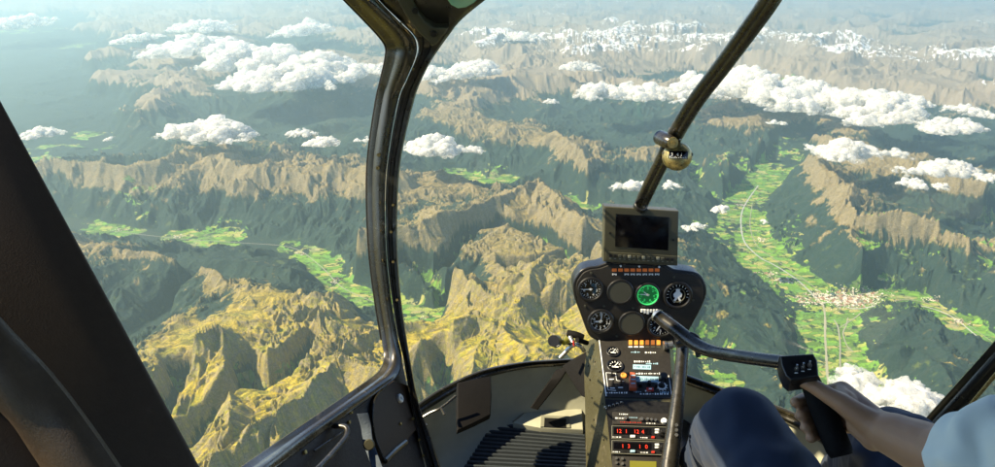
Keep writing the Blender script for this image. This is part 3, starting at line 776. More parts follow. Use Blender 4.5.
bm = B(); prism(bm, Pl((440, 0, 1.0), (480, 0, 1.0), (462, 8, 1.01)), [(438, -20), (447, -2), (451, 4), (458, 7.5), (466, 6.5), (474, 2), (486, -10), (480, -25)], -.02, .003, bev=.002); obj('overhead_window', bm, M_SKYW, heli)
# roof, floor and rear of the cabin (dark, mostly above and behind the eye)
CXm = .30
def ysec(s, y0, bend): return y0 - bend * s * s
bm = B(); rings = []
for k in range(25):
    s = -1 + 2 * k / 24; x = CXm + .61 * s
    zt = .22 - .12 * s ** 4
    rings.append([Vector((x, ysec(s, 1.04, .05), .03)), Vector((x, ysec(s, 1.05, .05), .055)), Vector((x, .2, zt + .03)), Vector((x, -1.1, zt + .03)), Vector((x, -1.1, zt - .03)), Vector((x, .2, zt))])
loft(bm, rings); obj('roof_with_added_brow', bm, M_DARK, heli)  # front edge drawn out as an added unseen brow to shade the pilot
bm = B(); lbox(bm, Matrix(), -.37, -1.1, -.33, 1.02, -.012, .16); obj('door_header_sun_block', bm, M_DARK, heli)  # unseen bar over the door, set low and long to keep sun out
bm = B(); lbox(bm, Matrix(), -.36, -1.14, .96, -1.1, -1.3, .2); obj('rear_bulkhead', bm, M_DARK, heli)
bm = B(); lbox(bm, Matrix(), -.34, -1.1, .94, 1.36, -1.18, -1.128); obj('cabin_floor', bm, M_GREY, heli)
bm = B(); lbox(bm, Matrix(), -.38, -1.1, -.345, .25, -1.3, -.45); lbox(bm, Matrix(), -.38, .25, -.345, 1.05, -1.3, -.98); obj('left_side_wall', bm, M_DARK, heli)
bm = B(); lbox(bm, Matrix(), .945, -1.1, .98, .95, -1.3, -.72); obj('right_side_wall', bm, M_DARK, heli)
# windscreen base rim, left and right of the console
RZ = -.95
def rim_pairs(lst):
    out = []
    for xa, ya, xb, yb in lst:
        d = zat((xa + xb) / 2, (ya + yb) / 2, RZ).dot(Vector((0, CP, -SP)))
        out.append((xa, ya, xb, yb, d))
    return out
RPROF = [(0, 0), (.05, .7), (.18, 1), (.34, .9), (.42, .45), (.52, .4), (.58, .75), (.72, .85), (.88, .6), (1, 0)]
RL = rim_pairs([(412, 408, 416, 419), (419, 402.5, 423, 413), (436, 391, 440, 402), (454, 381.5, 458, 391), (473, 373, 476, 382), (492.5, 367, 495, 375.5), (525, 361.5, 526, 369), (552, 359.6, 553, 367), (575, 358.5, 576, 365.5), (592, 359, 592, 366)])
bm = B(); band(bm, RL, RPROF, .012, back=.012); obj('windscreen_rim', bm, M_FRAME, heli)
RRr = rim_pairs([(668, 368, 667, 376), (687, 374.5, 685, 384), (706, 381.5, 703, 391), (725, 388.5, 722, 398), (747, 395, 744, 406), (769, 402.5, 766, 414), (790, 410.5, 786, 423), (808, 419, 803, 432), (830, 432, 824, 446), (860, 455, 852, 470)])
bm = B(); band(bm, RRr, RPROF, .012, back=.012); obj('windscreen_rim', bm, M_FRAME, heli)
# nose skin below the rim: one shell from the rim down to the floor
bm = B()
top = [zat((a + c) / 2, (b + e) / 2 + 3, RZ - .01) for a, b, c, e, d in RL] + [zat(625, 364, RZ - .01)] + [zat((a + c) / 2, (b + e) / 2 + 3, RZ - .01) for a, b, c, e, d in RRr[0:]]
ctr = Vector((.30, .75, 0)); rings = []
for f, z in ((1, RZ - .005), (.995, RZ - .04), (.98, -1.03), (.955, -1.075), (.91, -1.105), (.83, -1.12), (.60, -1.124)):
    rings.append([Vector((ctr.x + (p.x - ctr.x) * f, ctr.y + (p.y - ctr.y) * f, z)) for p in top])
for r1 in rings: r1.insert(0, r1[0] + Vector((-.06, -.35, 0))); r1.append(r1[-1] + Vector((.05, -.25, 0)))
loft(bm, rings, closed=False)
outer = [[v + Vector(((v.x - ctr.x) * .02, .012, -.008)) for v in r1] for r1 in rings]
loft(bm, outer, closed=False); obj('nose_skin', bm, M_GREY, heli)
# raised footwell plate with a black recess
FZ = -1.08
def fz(x, y): q = zat(x, y, FZ); return (x, y, q.dot(Vector((0, CP, -SP))))
fl = Pl(fz(514, 421), fz(580, 428), fz(578, 396))
bm = B(); prism(bm, fl, [(513, 424), (526, 413), (541, 407), (560, 401), (581, 396), (583, 431), (540, 429)], -.012, .004, bev=.002); ft = obj('footwell_plate', bm, M_GREY, heli)
bm = B()
for a, b in (((513, 423), (526, 412.5)), ((526, 412.5), (541, 406.5)), ((541, 406.5), (560, 400.5)), ((560, 400.5), (581, 395.5))):
    tube(bm, [fl.at(*a, .004), fl.at(*b, .004)], .0022, n=1, seg=8)
prism(bm, fl, [(541, 417.5), (569, 418.5), (570, 430), (566.5, 430), (566, 421), (544.5, 420), (544, 429), (540.5, 429)], .004, .007); obj('edge_trim', bm, M_GREYL, ft)
bm = B(); prism(bm, fl, [(544.5, 420), (566, 421), (566.5, 430), (544, 429)], .003, .0052); obj('recess', bm, M_BLK, ft)
# diagonal brace under the rim and black gusset by the console
bm = B(); band(bm, [(556, 370, 570, 366, 1.66), (549, 381, 562, 379, 1.64), (539, 395, 549, 396, 1.63), (530, 408, 538, 410, 1.62)], FLAT, .012); obj('diagonal_brace', bm, M_RUB, heli)
bm = B(); prism(bm, Pl((562, 366, 1.63), (586, 352, 1.58), (580, 395, 1.56)), [(562, 366), (574, 358), (587, 351), (590, 400), (581, 396), (573, 384)], -.03, .0, bev=.003); obj('gusset', bm, M_RUB, heli)
# right front post
bm = B(); band(bm, [(850, 508, 905, 500, 1.3), (880, 474, 912, 472, 1.25), (915.5, 430, 935, 442, 1.2), (955, 385, 974, 401, 1.15), (995, 340, 1012, 360, 1.1), (1050, 275, 1072, 298, 1.0), (1150, 150, 1180, 180, .85)], DPROF, .018, back=.02); obj('front_post', bm, M_POST, heli)
bm = B(); band(bm, [(928, 452, 931, 455, 1.16), (975, 396, 978, 399, 1.11), (1030, 330, 1034, 334, 1.03)], ROUND, .004); obj('door_seal', bm, M_BRASS, heli)
# windscreen centre post: a pair of tubes side by side
CPT = [(800, -55, .62), (771, -3, .73), (748, 30, .80), (720, 68, .90), (695, 101, .99), (675, 134, 1.09), (661, 162, 1.19), (648, 188, 1.29), (638, 210, 1.44), (631, 232, 1.54), (628, 262, 1.62), (628, 320, 1.68)]
bm = B(); tube(bm, [Vector((.302, .46, .24)), Vector((.300, .58, .12))] + [P(x - 1.6, y - 1, d) for x, y, d in CPT], .0092); cp1 = obj('centre_post', bm, M_TUBE, heli)
bm = B(); tube(bm, [Vector((.306, .46, .236)), Vector((.305, .578, .115))] + [P(x + 3.4, y + 1.8, d - .004) for x, y, d in CPT], .0082); obj('stay_tube', bm, M_TUBE, cp1)
bm = B()
for x, y, d in ((668, 148, 1.135), (640, 206, 1.365), (700, 94, .97)):
    M = Matrix.Translation(P(x, y, d)) @ (P(x + 7, y - 10, d - .03) - P(x, y, d)).to_track_quat('Z', 'Y').to_matrix().to_4x4()
    ringm(bm, M, .009, .0135, -.004, .004, 20) if y != 94 else None
obj('clamp', bm, M_BLK, cp1)
# windscreen bubble
gl = NT('clear_plexiglass')
gt = gl.n('BsdfTransparent', ins={'Color': (.985, .995, .99, 1)}); gg = gl.n('BsdfGlossy', ins={'Roughness': .03})
gm_ = gl.n('MixShader', ins={0: .022, 1: gt.outputs[0], 2: gg.outputs[0]})
M_GLASS = gl.finish(gm_.outputs[0])
bm = B(); rings = []
for k in range(33):
    s = -1 + 2 * k / 32; x = CXm + (.585 if s < 0 else .60) * s
    q = abs(s) ** 2.4
    prof = crom([(.66, .10), (.80, -.02), (1.10, -.235), (1.335, -.465), (1.49, -.74), (1.50, -.955)], 6)
    rings.append([Vector((x * (1 - .16 * q * ((.1 - z) / 1.05)) + .3 * .16 * q * ((.1 - z) / 1.05), y - q * .30 * min(1, (.12 - z) * 1.4) , z)) for y, z in prof])
loft(bm, rings, closed=False); obj('windscreen', bm, M_GLASS, heli)
# lower door: dark inner panel, pull handle, strap, kick plate
dp = Pl((396, 372, 1.27), (277, 470, .86), (430, 520, 1.16))
bm = B(); prism(bm, dp, [(404, 362), (398, 366), (385, 376), (333, 417), (277, 460), (200, 520), (180, 580), (470, 580), (441, 500), (427, 467), (418, 430), (412, 400)], -.03, -.004); door = obj('door_panel', bm, M_DARK, heli)
bm = B(); prism(bm, dp, [(392, 381), (385, 386), (377, 394), (372.5, 402), (371, 412), (371, 424), (374, 440), (383, 462), (404, 443), (417, 428), (411, 402), (407, 386)], -.003, .004, bev=.003); obj('kick_plate', bm, M_SLAB, door)
bm = B()
for seg_ in ([(385, 386), (377, 394), (372.5, 402), (371, 412), (371, 424), (374, 440), (383, 462)], [(383, 462), (393, 452), (404, 443)]):
    tube(bm, [dp.at(x, y, .004) for x, y in seg_], .0016 if len(seg_) > 3 else .005, seg=8)
obj('plate_edge', bm, M_FRAME, door)
bm = B(); ringm(bm, dp.mtx(397.5, 399.5, .004), .0028, .0085, 0, .004, 24); obj('snap_button', bm, M_WHITE, door)
bm = B(); disc(bm, dp.mtx(398, 425, .004), .003, 0, .003, 12); disc(bm, dp.mtx(352, 412, -.004), .003, 0, .004, 12); disc(bm, dp.mtx(350, 422, -.004), .003, 0, .004, 12); disc(bm, dp.mtx(306, 452, -.004), .003, 0, .004, 12); obj('screw', bm, M_BRASS, door)
bm = B(); tube(bm, [dp.at(333, 426, .0), dp.at(334, 432, .022), dp.at(332.5, 441, .026), dp.at(324, 452, .026), dp.at(313, 464, .026), dp.at(300, 477, .024), dp.at(297, 480, 0)], .0042); obj('pull_handle', bm, M_FRAME, door)
bm = B(); tube(bm, [dp.at(344, 431, .004), dp.at(328, 441, .006), dp.at(312, 452, .004)], .0016, seg=8); obj('pocket_edge', bm, M_FRAME, door)
bm = B(); band(bm, [(357, 414, 368, 413, 1.03), (361, 428, 371, 425, 1.03), (363, 443, 373, 441, 1.02), (368, 457, 378, 455, 1.0), (373, 470, 383, 468, .98)], FLAT, .002); stp = obj('door_strap', bm, M_WEB, door)
bm = B(); disc(bm, Matrix.Translation(P(369, 445, 1.0)) @ (-P(369, 445, 1)).to_track_quat('Z', 'Y').to_matrix().to_4x4(), .009, -.005, .004, 20, r2=.007); obj('strap_button', bm, M_BEZ, stp)
# dark slanting post beside the eye, with padded edge
sp_ = Pl((0, 98, .52), (205, 475, .50), (-100, 475, .40))
bm = B(); prism(bm, sp_, [(-118, -119), (0, 98), (205, 475), (262, 580), (-260, 580), (-260, -119)], -.05, 0, bev=.004); sl_ = obj('door_pillar', bm, M_SLAB, heli)
bm = B(); band(bm, [(-140, 330, -90, 210, .40), (-60, 370, -40, 268, .41), (0, 412, 5, 322, .42), (30, 452, 52, 372, .43), (48, 482, 92, 424, .435), (70, 530, 130, 480, .44), (100, 600, 180, 560, .44)], ROUND, .014, back=.03); obj('padded_edge', bm, M_SLAB2, sl_)
# latch rod on the left sill of the windscreen
bm = B(); tube(bm, [P(420, 419, 1.40), P(430, 413, 1.40), P(441, 408, 1.40), P(456, 396, 1.42)], .0028, seg=8); tube(bm, [P(441, 408, 1.4), P(444.5, 415, 1.39)], .003, n=1, seg=8); tube(bm, [P(420, 419, 1.4), P(427, 426, 1.38)], .0025, n=1, seg=8); obj('latch_rod', bm, M_FRAME, heli)
# ================================================================== floor mat and dark pouch: loose things
bm = B()
A_, B_, C_, D_ = zat(496, 420, -1.095), zat(584, 429, -1.095), zat(590, 520, -1.095), zat(430, 520, -1.095)
nr_ = 24; rows = []
for k in range(nr_ * 2 + 1):
    t = k / (nr_ * 2); a = A_.lerp(D_, t); b = B_.lerp(C_, t)
    z = .006 if k % 2 else 0.0
    for dt in (-.18, .18):
        tt = min(1, max(0, (k + dt * 2) / (nr_ * 2))); a = A_.lerp(D_, tt); b = B_.lerp(C_, tt)
        rows.append([a.lerp(b, i / 12) + Vector((0, 0, z)) for i in range(13)])
rows = rows[1:-1]
loft(bm, rows, closed=False); loft(bm, [[p + Vector((0, 0, -.012)) for p in r1] for r1 in rows], closed=False)
o = obj('floor_mat', bm, M_MAT); tag(o, 'black ribbed rubber mat lying in the left footwell', 'floor mat')
pp = Pl((457, 383, 1.50), (490, 379, 1.53), (457, 432, 1.40))
bm = B(); prism(bm, pp, [(457, 385), (474, 381), (490.5, 378), (491, 397), (490, 417), (474, 425), (457, 432.5), (456.5, 408)], -.008, .008, bev=.003)
o = obj('pouch', bm, M_RUB); tag(o, 'flat black pouch hanging below the left windscreen rim', 'pouch')
# ================================================================== instrument console
PA = Pl((575, 275, 1.475), (703, 275, 1.465), (638, 347, 1.515))
PB = Pl((598, 339, 1.52), (665, 344, 1.50), (605, 397, 1.395))
PC = Pl((606, 400, 1.385), (668, 403, 1.375), (613, 467, 1.30))
con = empty('instrument_console', PA.at(638, 310), 'black console with a rounded dial panel on top of a switch and radio pedestal', 'instrument console')
OUT = [(577, 276), (581, 271), (588, 268), (598, 266.5), (606, 263.5), (612, 262), (640, 262.5), (660, 264), (668, 266.5), (675, 270), (686, 271.5), (697, 273.5), (703, 278), (706.5, 286), (707, 295),
       (703, 306), (698, 316), (692, 327), (687, 337), (682, 343), (672, 346.5), (640, 346), (605, 343), (595, 340.5), (589, 336), (585, 327), (580, 313), (575, 300), (573, 289), (574, 281)]
OUT = crom(OUT + [OUT[0]], 3)[:-1]
bm = B(); prism(bm, PA, OUT, -.055, -.004, bev=.004); pod = obj('dial_panel', bm, M_BLK, con)
INN = [(638 + (x - 638) * .952, 305 + (y - 305) * .945) for x, y in OUT]
bm = B(); prism(bm, PA, INN, -.006, .0005, bev=.001); obj('face_plate', bm, M_PANEL, pod)
kA = PA.k(638, 310)
M_GFACE = mat('green_lit_face', (.01, .10, .03), .4, emit=(.03, .5, .12), es=.05)
def dial(cx, cy, rp, style, label=None):
    M = PA.mtx(cx, cy); r_ = rp * kA
    bm = B()
    ringm(bm, M, r_ * .88, r_ * 1.12, 0, .004, 40, 0)
    disc(bm, M, r_ * .9, .0003, .0012, 40, 1)
    mats = [M_BLK, {'blank': M_GREYD, 'green': M_GFACE}.get(style, M_SCREEN), M_MARK, M_TEAL, M_GRN]
    if style == 'blank':
        for k in range(4):
            a = math.pi / 4 + k * math.pi / 2
            disc(bm, M @ Matrix.Translation((math.cos(a) * r_ * 1.0, math.sin(a) * r_ * 1.0, 0)), .0018, .003, .0058, 10, 0)
        disc(bm, M, r_ * 1.02, .0012, .0052, 40, 1, r2=r_ * .99)
        g_ = obj('blank_cover', bm, mats, con)
        return g_
    mk = 4 if style == 'green' else 2
    n_t = {'green': 36, 'speed': 24, 'alt': 50, 'climb': 24, 'turn': 0}[style]
    for k in range(n_t):
        a = 2 * math.pi * k / n_t; L = .16 if k % (5 if n_t == 50 else 3) == 0 else .08; wd = .028 if L > .1 else .014
        T = M @ Matrix.Rotation(a, 4, 'Z')
        lbox(bm, T, -wd * r_, r_ * (.84 - L), wd * r_, r_ * .84, .0012, .0016, mk)
    if style == 'speed':   # blue arc to the right
        for k in range(10): lbox(bm, M @ Matrix.Rotation(-.5 - k * .2, 4, 'Z'), -.12 * r_, r_ * .28, .12 * r_, r_ * .58, .0012, .0014, 3)
    if style == 'green':
        for k in range(48): lbox(bm, M @ Matrix.Rotation(k * math.pi / 24, 4, 'Z'), -.06 * r_, r_ * .86, .06 * r_, r_ * .98, .0012, .0050, 4)
    if style == 'turn':
        for sx_ in (-1, 1):
            pts = [(0, .62), (.16 * sx_, .5), (.14 * sx_, .3), (.34 * sx_, .1), (.30 * sx_, -.15), (.16 * sx_, -.2), (.34 * sx_, -.5), (.22 * sx_, -.62), (.04 * sx_, -.3), (0, -.2)]
            f = bm.faces.new([bm.verts.new(M @ Vector((a * r_, b * r_, .002))) for a, b in pts]); f.material_index = 2
        for k in range(12):
            T = M @ Matrix.Rotation(-1.8 + k * .33, 4, 'Z'); lbox(bm, T, -.02 * r_, r_ * .7, .02 * r_, r_ * .84, .0012, .0016, 2)
    g_ = obj('gauge', bm, mats, con)
    nums = {'speed': '1234567', 'alt': '0123456789', 'climb': '012345', 'green': '0246810', 'turn': ''}[style]
    for k, ch in enumerate(nums):
        a = math.pi / 2 - 2 * math.pi * k / len(nums)
        letters(ch, M @ Matrix.Translation((math.cos(a) * r_ * .56, math.sin(a) * r_ * .56, .0018)), r_ * (.34 if style != 'green' else .30), M_MARK if style != 'green' else M_GRN, g_, 'numeral')
    if style != 'turn':
        for a, L, wd in {'speed': [(1.6, .75, .05)], 'alt': [(1.62, .5, .09), (-.15, .8, .05)], 'climb': [(2.6, .7, .05)], 'green': [(1.5, .7, .05), (.9, .5, .05)]}[style]:
            bm = B(); T = M @ Matrix.Rotation(a, 4, 'Z')
            v = [bm.verts.new(T @ Vector((x * r_, y * r_, .0028))) for x, y in ((-wd, -.15), (wd, -.15), (wd * .8, L * .8), (0, L), (-wd * .8, L * .8))]; bm.faces.new(v)
            disc(bm, M, r_ * .1, .0012, .0034, 16)
            obj('needle', bm, M_MARK, g_)
    else:
        bm = B(); ringm(bm, M, r_ * .52, r_ * .60, .0015, .0025, 30); obj('inner_ring', bm, M_GREYD, g_)
    return g_
dial(590.5, 289, 11.5, 'speed'); dial(620, 291.5, 12, 'blank'); dial(647.5, 294.5, 11.5, 'green'); dial(677.5, 295, 13, 'turn')
dial(600.5, 321, 12, 'alt'); dial(631.5, 323, 12, 'blank'); dial(660.5, 324.5, 12.5, 'climb')
# warning lamps along the top of the panel
for k in range(8):
    bm = B(); prism(bm, PA, rect(612 + k * 6.1, 268.4, 616.6 + k * 6.1, 271.4, .015), .0005, .002)
    obj('warning_lamp', bm, M_AMBD, con)
    if k not in (1,):
        bm = B()
        for q in range(3): prism(bm, PA, rect(612.2 + k * 6.1 + q * 1.6, 273.4, 613.3 + k * 6.1 + q * 1.6, 275.2 - .5 * (q % 2), .0), .0005, .001)
        obj('caption', bm, M_MARK, con)
for x in (620.5, 639, 659):
    bm = B(); disc(bm, PA.mtx(x, 265.8 + (x - 620) * .02), .0022, 0, .004, 14); obj('test_button', bm, M_MARK, con)
bm = B()
for x, y in ((591, 273), (674, 277), (604, 306), (633, 308), (585, 306), (617, 336), (693, 300), (647, 308)):
    disc(bm, PA.mtx(x, y), .0028, 0, .0022, 12)
obj('panel_screw', bm, M_GREYD, con)
for k in range(6):                                   # clear-tipped switches below the green dial
    bm = B(); prism(bm, PA, rect(640.5 + k * 3.0, 308.8, 642.6 + k * 3.0, 311.6 + (k % 3) * .9), .001, .006, bev=.0004); obj('toggle_switch', bm, M_MARK, con)
# row of lit annunciators under the dials
for k, mt in enumerate((M_AMB, M_AMB, M_AMB, M_AMBD, M_AMBD, M_AMB)):
    bm = B(); prism(bm, PB, rect(628.6 + k * 5.6, 341.0, 632.2 + k * 5.6, 345.6), .001, .003); obj('warning_lamp', bm, mt, con)
    bm = B(); prism(bm, PB, rect(628.4 + k * 5.6, 346.8, 632.4 + k * 5.6, 347.9), .001, .0015); obj('caption', bm, M_MARK if k < 3 else M_GREYD, con)
# pedestal body with painted side
def side_pts():
    f = [PB.at(597.5, 337, -.001), PB.at(604.7, 398, -.001), PC.at(612.5, 470, -.001), PC.at(619, 540, -.001)]
    g = [PB.at(668, 340, -.001), PB.at(673, 399, -.001), PC.at(668, 470, -.001), PC.at(668, 540, -.001)]
    bl = [P(583, 343, 1.62), P(585, 400, 1.52), P(586, 470, 1.44), P(588, 545, 1.36)]
    br_ = [P(672, 340, 1.66), P(678, 400, 1.56), P(680, 470, 1.46), P(684, 545, 1.38)]
    return f, g, bl, br_
f_, g__, bl_, br__ = side_pts()
bm = B(); loft(bm, [[a, b, d, c] for a, b, c, d in zip(f_, g__, bl_, br__)]); ped = obj('pedestal', bm, M_SIDE, con, smooth=False)
bm = B()
for x, y in ((588, 352), (594, 350), (590, 358), (595, 362), (588, 366), (600, 372), (590, 380), (601, 392), (592, 398), (603, 404), (594, 420), (604, 440)):
    p = P(x, y, 1.5); # rivets on the painted side
    r0 = ray(x, y); a, b, c = f_[0 if y < 398 else 1], f_[1 if y < 398 else 2], bl_[0 if y < 398 else 1]
    nn = (b - a).cross(c - a).normalized(); t = a.dot(nn) / r0.dot(nn); q = r0 * t
    if nn.dot(q) > 0: nn = -nn
    M = Matrix.Translation(q) @ nn.to_track_quat('Z', 'Y').to_matrix().to_4x4(); disc(bm, M, .0022, -.001, .0012, 10)
obj('rivet', bm, M_BLK, ped)
bm = B(); prism(bm, PB, [(597.8, 337), (669, 340), (673.5, 399), (605, 397.5)], -.0008, .001, bev=.0005); spn = obj('switch_panel', bm, M_PANEL, con)
bm = B(); prism(bm, PC, [(605.3, 399.5), (673, 402.5), (669, 540), (620, 540)], -.0008, .0006); obj('radio_panel', bm, M_BLK, con)
kB = PB.k(635, 370)
def mini(cx, cy, rp):
    M = PB.mtx(cx, cy); r_ = rp * kB; bm = B()
    ringm(bm, M, r_ * .86, r_ * 1.12, 0, .004, 28, 0); disc(bm, M, r_ * .88, .0011, .0016, 28, 1)
    for k in range(12):
        if 3 < k < 9: continue
        lbox(bm, M @ Matrix.Rotation(k * math.pi / 6, 4, 'Z'), -.05 * r_, r_ * .58, .05 * r_, r_ * .8, .0016, .002, 2)
    lbox(bm, M, -.4 * r_, -.25 * r_, .45 * r_, -.05 * r_, .0016, .002, 2)
    g_ = obj('small_gauge', bm, [M_BLK, M_SCREEN, M_MARK], con)
    bm = B(); lbox(bm, M @ Matrix.Rotation(-.6, 4, 'Z'), -.05 * r_, -.1 * r_, .05 * r_, .7 * r_, .0022, .0028); obj('needle', bm, M_MARK, g_)
mini(613, 352.5, 6.2); mini(615, 366.5, 7.6)
# outlined switch block
bm = B()
for a, b in (((606, 373.2), (615.6, 373.8)), ((606, 373.2), (608, 390.3)), ((608, 390.3), (616, 391)), ((615.6, 373.8), (616.6, 381)), ((616.6, 381), (624, 381.8))):
    tube(bm, [PB.at(*a, .0012), PB.at(*b, .0012)], .0007, n=1, seg=6)
tube(bm, [PB.at(599, 338.5, .0012), PB.at(606.2, 396.5, .0012)], .0011, n=1, seg=6)
tube(bm, [PB.at(668.5, 376, .0012), PB.at(671.8, 397, .0012)], .0008, n=1, seg=6)
obj('panel_line', bm, M_MARK, spn)
for x, y in ((611.5, 376), (612.5, 384.8), (620.5, 384.2)):
    bm = B(); M = PB.mtx(x, y); disc(bm, M, .0045, .0008, .003, 6, r2=.004); tube(bm, [M @ Vector((0, 0, .002)), M @ Vector((.001, .004, .012))], .0018, n=1, seg=8); obj('toggle_switch', bm, M_BLK, con)
    bm = B(); prism(bm, PB, rect(x - 2.4, y + 3.3, x + 2.4, y + 4.2), .001, .0014); obj('caption', bm, M_MARK, con)
bm = B(); M = PB.mtx(623.6, 376.2); ringm(bm, M, .0035, .0065, .001, .004, 20); disc(bm, M, .0036, .001, .003, 16); obj('round_lamp', bm, M_AMB, con)
bm = B(); prism(bm, PB, [(629.5, 376), (634.5, 376.5), (636.2, 392), (629, 391.5)], .002, .014, bev=.0012); gd = obj('switch_guard', bm, M_ORED, con)
bm = B()
for yy in (379, 383, 387): prism(bm, PB, rect(630.5, yy, 634.8, yy + 1.0), .014, .0145)
obj('guard_marking', bm, M_BLUE, gd)
def label_strip(x0, y0, x1, y1):
    bm = B(); prism(bm, PB, rect(x0, y0, x1, y1, .035), .001, .0025, bev=.0003); l_ = obj('label_strip', bm, M_BLUE, con)
    bm = B(); x = x0 + 1.2; q = 0
    while x < x1 - 1.5:
        h = .5 + .25 * ((q * 7) % 3)
        prism(bm, PB, rect(x, (y0 + y1) / 2 - h + .035 * (x - x0), x + .8, (y0 + y1) / 2 + h + .035 * (x - x0)), .0025, .0028); x += 1.5 + .9 * ((q * 5) % 3 == 0); q += 1
    obj('lettering', bm, M_TEAL, l_)
label_strip(633, 365.2, 651, 369.8); label_strip(635.5, 376.6, 658.5, 382.4)
rr9 = random.Random(4)
for (x0, x1, y) in ((631, 640, 352.8), (645, 655, 353.2), (634, 649, 362.2), (646, 658, 364.3), (636, 660, 374.2), (640, 668, 394.6), (645, 652, 391.5), (606, 626, 393.4), (634, 642, 392.5), (660, 668, 393)):
    x = x0
    bm = B()
    while x < x1:
        w_ = rr9.uniform(.6, 1.8); hh = rr9.uniform(.5, 1.1); prism(bm, PB, rect(x, y - hh, x + w_, y + hh * .6), .001, .0014); x += w_ + rr9.uniform(.4, 1.5)
    obj('caption', bm, M_MARK if rr9.random() < .7 else M_BLUE, con)
for x, y, r9, m9 in ((640.5, 386, .0042, M_BLK), (649, 384.5, .0045, M_BLK), (656, 387, .0035, M_BLK)):
    bm = B(); M = PB.mtx(x, y); disc(bm, M, r9 * 1.3, .0008, .0025, 18); disc(bm, M, r9, .0025, .010, 18, r2=r9 * .85); obj('knob', bm, m9, con)
bm = B(); prism(bm, PB, rect(646.5, 388.6, 653.6, 392), .001, .0045, bev=.0006); rb_ = obj('red_button', bm, M_RED, con)
bm = B(); prism(bm, PB, rect(648.6, 389.6, 651.6, 390.8), .0045, .005); obj('marking', bm, M_MARK, rb_)
bm = B(); M = PB.mtx(661.5, 386.5); ringm(bm, M, .0075, .0105, .001, .003, 28, 0); disc(bm, M, .0078, .001, .003, 28, 1); disc(bm, M, .0045, .003, .014, 20, 1, r2=.004)
for k in range(10): lbox(bm, M @ Matrix.Rotation(k * .55, 4, 'Z'), -.0006, .0106, .0006, .0135, .001, .0016, 0)
obj('selector_knob', bm, [M_MARK, M_BLK], con)
bm = B(); M = PB.mtx(663, 379.5); disc(bm, M, .0085, .001, .016, 24, r2=.0075); obj('knob', bm, M_BLK, con)
# knob sticking out of the right edge below the dials
bm = B(); tube(bm, [PB.at(664, 349, .01), PB.at(672, 348, .012)], .009, n=1, seg=16); tube(bm, [PB.at(663, 349, .012), PB.at(665.5, 349, .012)], .0105, n=1, seg=16); obj('side_knob', bm, M_MET, con)
# key with tag hanging at the foot of the switch panel
bm = B()
for k in range(5): M = PC.mtx(605.5 + k * 4.0, 406.8 - k * 1.2); ringm(bm, M @ Matrix.Rotation(1.1, 4, 'X'), .0018, .0034, .002, .004, 10)
obj('chain', bm, M_MET, con)
# audio panel and two radios
def strip(name, x0, y0, x1, y1, m, h=.004, sk=.03):
    bm = B(); prism(bm, PC, rect(x0, y0, x1, y1, sk), .0006, h, bev=.0006); return obj(name, bm, m, con)
kC = PC.k(640, 440)
def scrib(par, x0, x1, y, h, seed, m=M_MARK, sk=.03, z=.004):
    q = random.Random(seed); bm = B(); x = x0
    while x < x1:
        w_ = q.uniform(.6, 1.9); hh = h * q.uniform(.6, 1)
        yy = y + sk * (x - x0)
        prism(bm, PC, rect(x, yy - hh / 2, x + w_, yy + hh / 2), z, z + .0004); x += w_ + q.uniform(.4, 1.3)
    obj('caption', bm, m, par)
au = strip('audio_panel', 612.5, 412.6, 668, 424.8, M_PANEL)
scrib(au, 619, 628, 415, 1.2, 1); scrib(au, 615, 624, 419, 1.3, 2); scrib(au, 629, 638, 418.4, .9, 3, M_BLUE); scrib(au, 620, 640, 423, .9, 4, M_RED); scrib(au, 646, 654, 424.2, .9, 5)
for x, y, rad in ((625, 419.5, .0042), (641, 420.5, .0045), (647, 420.5, .0032), (651, 421, .0032), (655, 421.5, .0032), (663.5, 422, .0062)):
    bm = B(); M = PC.mtx(x, y, .004); disc(bm, M, rad, 0, .006, 18, r2=rad * .8); obj('knob', bm, M_MARK if rad > .006 else M_MET, au)
def radio(y0, l1, l2, bm_blue):
    rd = strip('radio', 611.8, y0, 668, y0 + 13.2, M_BLK, .005)
    bm = B()
    for a, b in (((611.8, y0), (668, y0 + 1.7)), ((611.8, y0), (611.8, y0 + 13)), ((611.8, y0 + 13), (664, y0 + 14.6))):
        tube(bm, [PC.at(*a, .005), PC.at(*b, .005)], .0006, n=1, seg=6)
    obj('radio_edge', bm, M_GREYL, rd)
    bm = B(); prism(bm, PC, rect(613.5, y0 + 1.7, 651, y0 + 8.6, .03), .005, .0055); sc = obj('display', bm, M_SCREEN, rd)
    for tx, px in l1: letters(tx, PC.mtx(px, y0 + 5.6 + (px - 612) * .03, .0058), 5.6 * kC, M_REDD, sc, 'digits')
    scrib(rd, 612.5, 619, y0 + 11.4, 1.1, int(y0) + 1, z=.005); scrib(rd, 640, 648, y0 + 12, 1.1, int(y0) + 2, z=.005)
    bm = B(); prism(bm, PC, rect(630, y0 + 10.0, 634.6, y0 + 12.4), .005, .009, bev=.0005); obj('button', bm, M_BLUE if bm_blue else M_MARK, rd)
    bm = B(); prism(bm, PC, rect(651, y0 + 11, 654, y0 + 13), .005, .008); obj('button', bm, M_RED, rd)
    for yy in (3.2, 6.0):
        bm = B(); prism(bm, PC, rect(654.5, y0 + yy, 658.5, y0 + yy + 1.7), .005, .0055); obj('caption', bm, M_MARK, rd)
    bm = B(); M = PC.mtx(661.5, y0 + 8, .005); disc(bm, M, .008, 0, .010, 24, r2=.007); disc(bm, M, .0048, .010, .018, 18, r2=.0042); obj('tuning_knob', bm, M_BLK, rd)
radio(426.6, [('12', 618.6), ('1', 626), ('12', 636), ('4', 642.5)], None, False)
radio(441.4, [('1', 622.5), ('3', 628.5), ('1', 639.5), ('0', 646)], None, True)
tr = strip('transponder', 612.5, 456.8, 668, 480, M_PANEL)
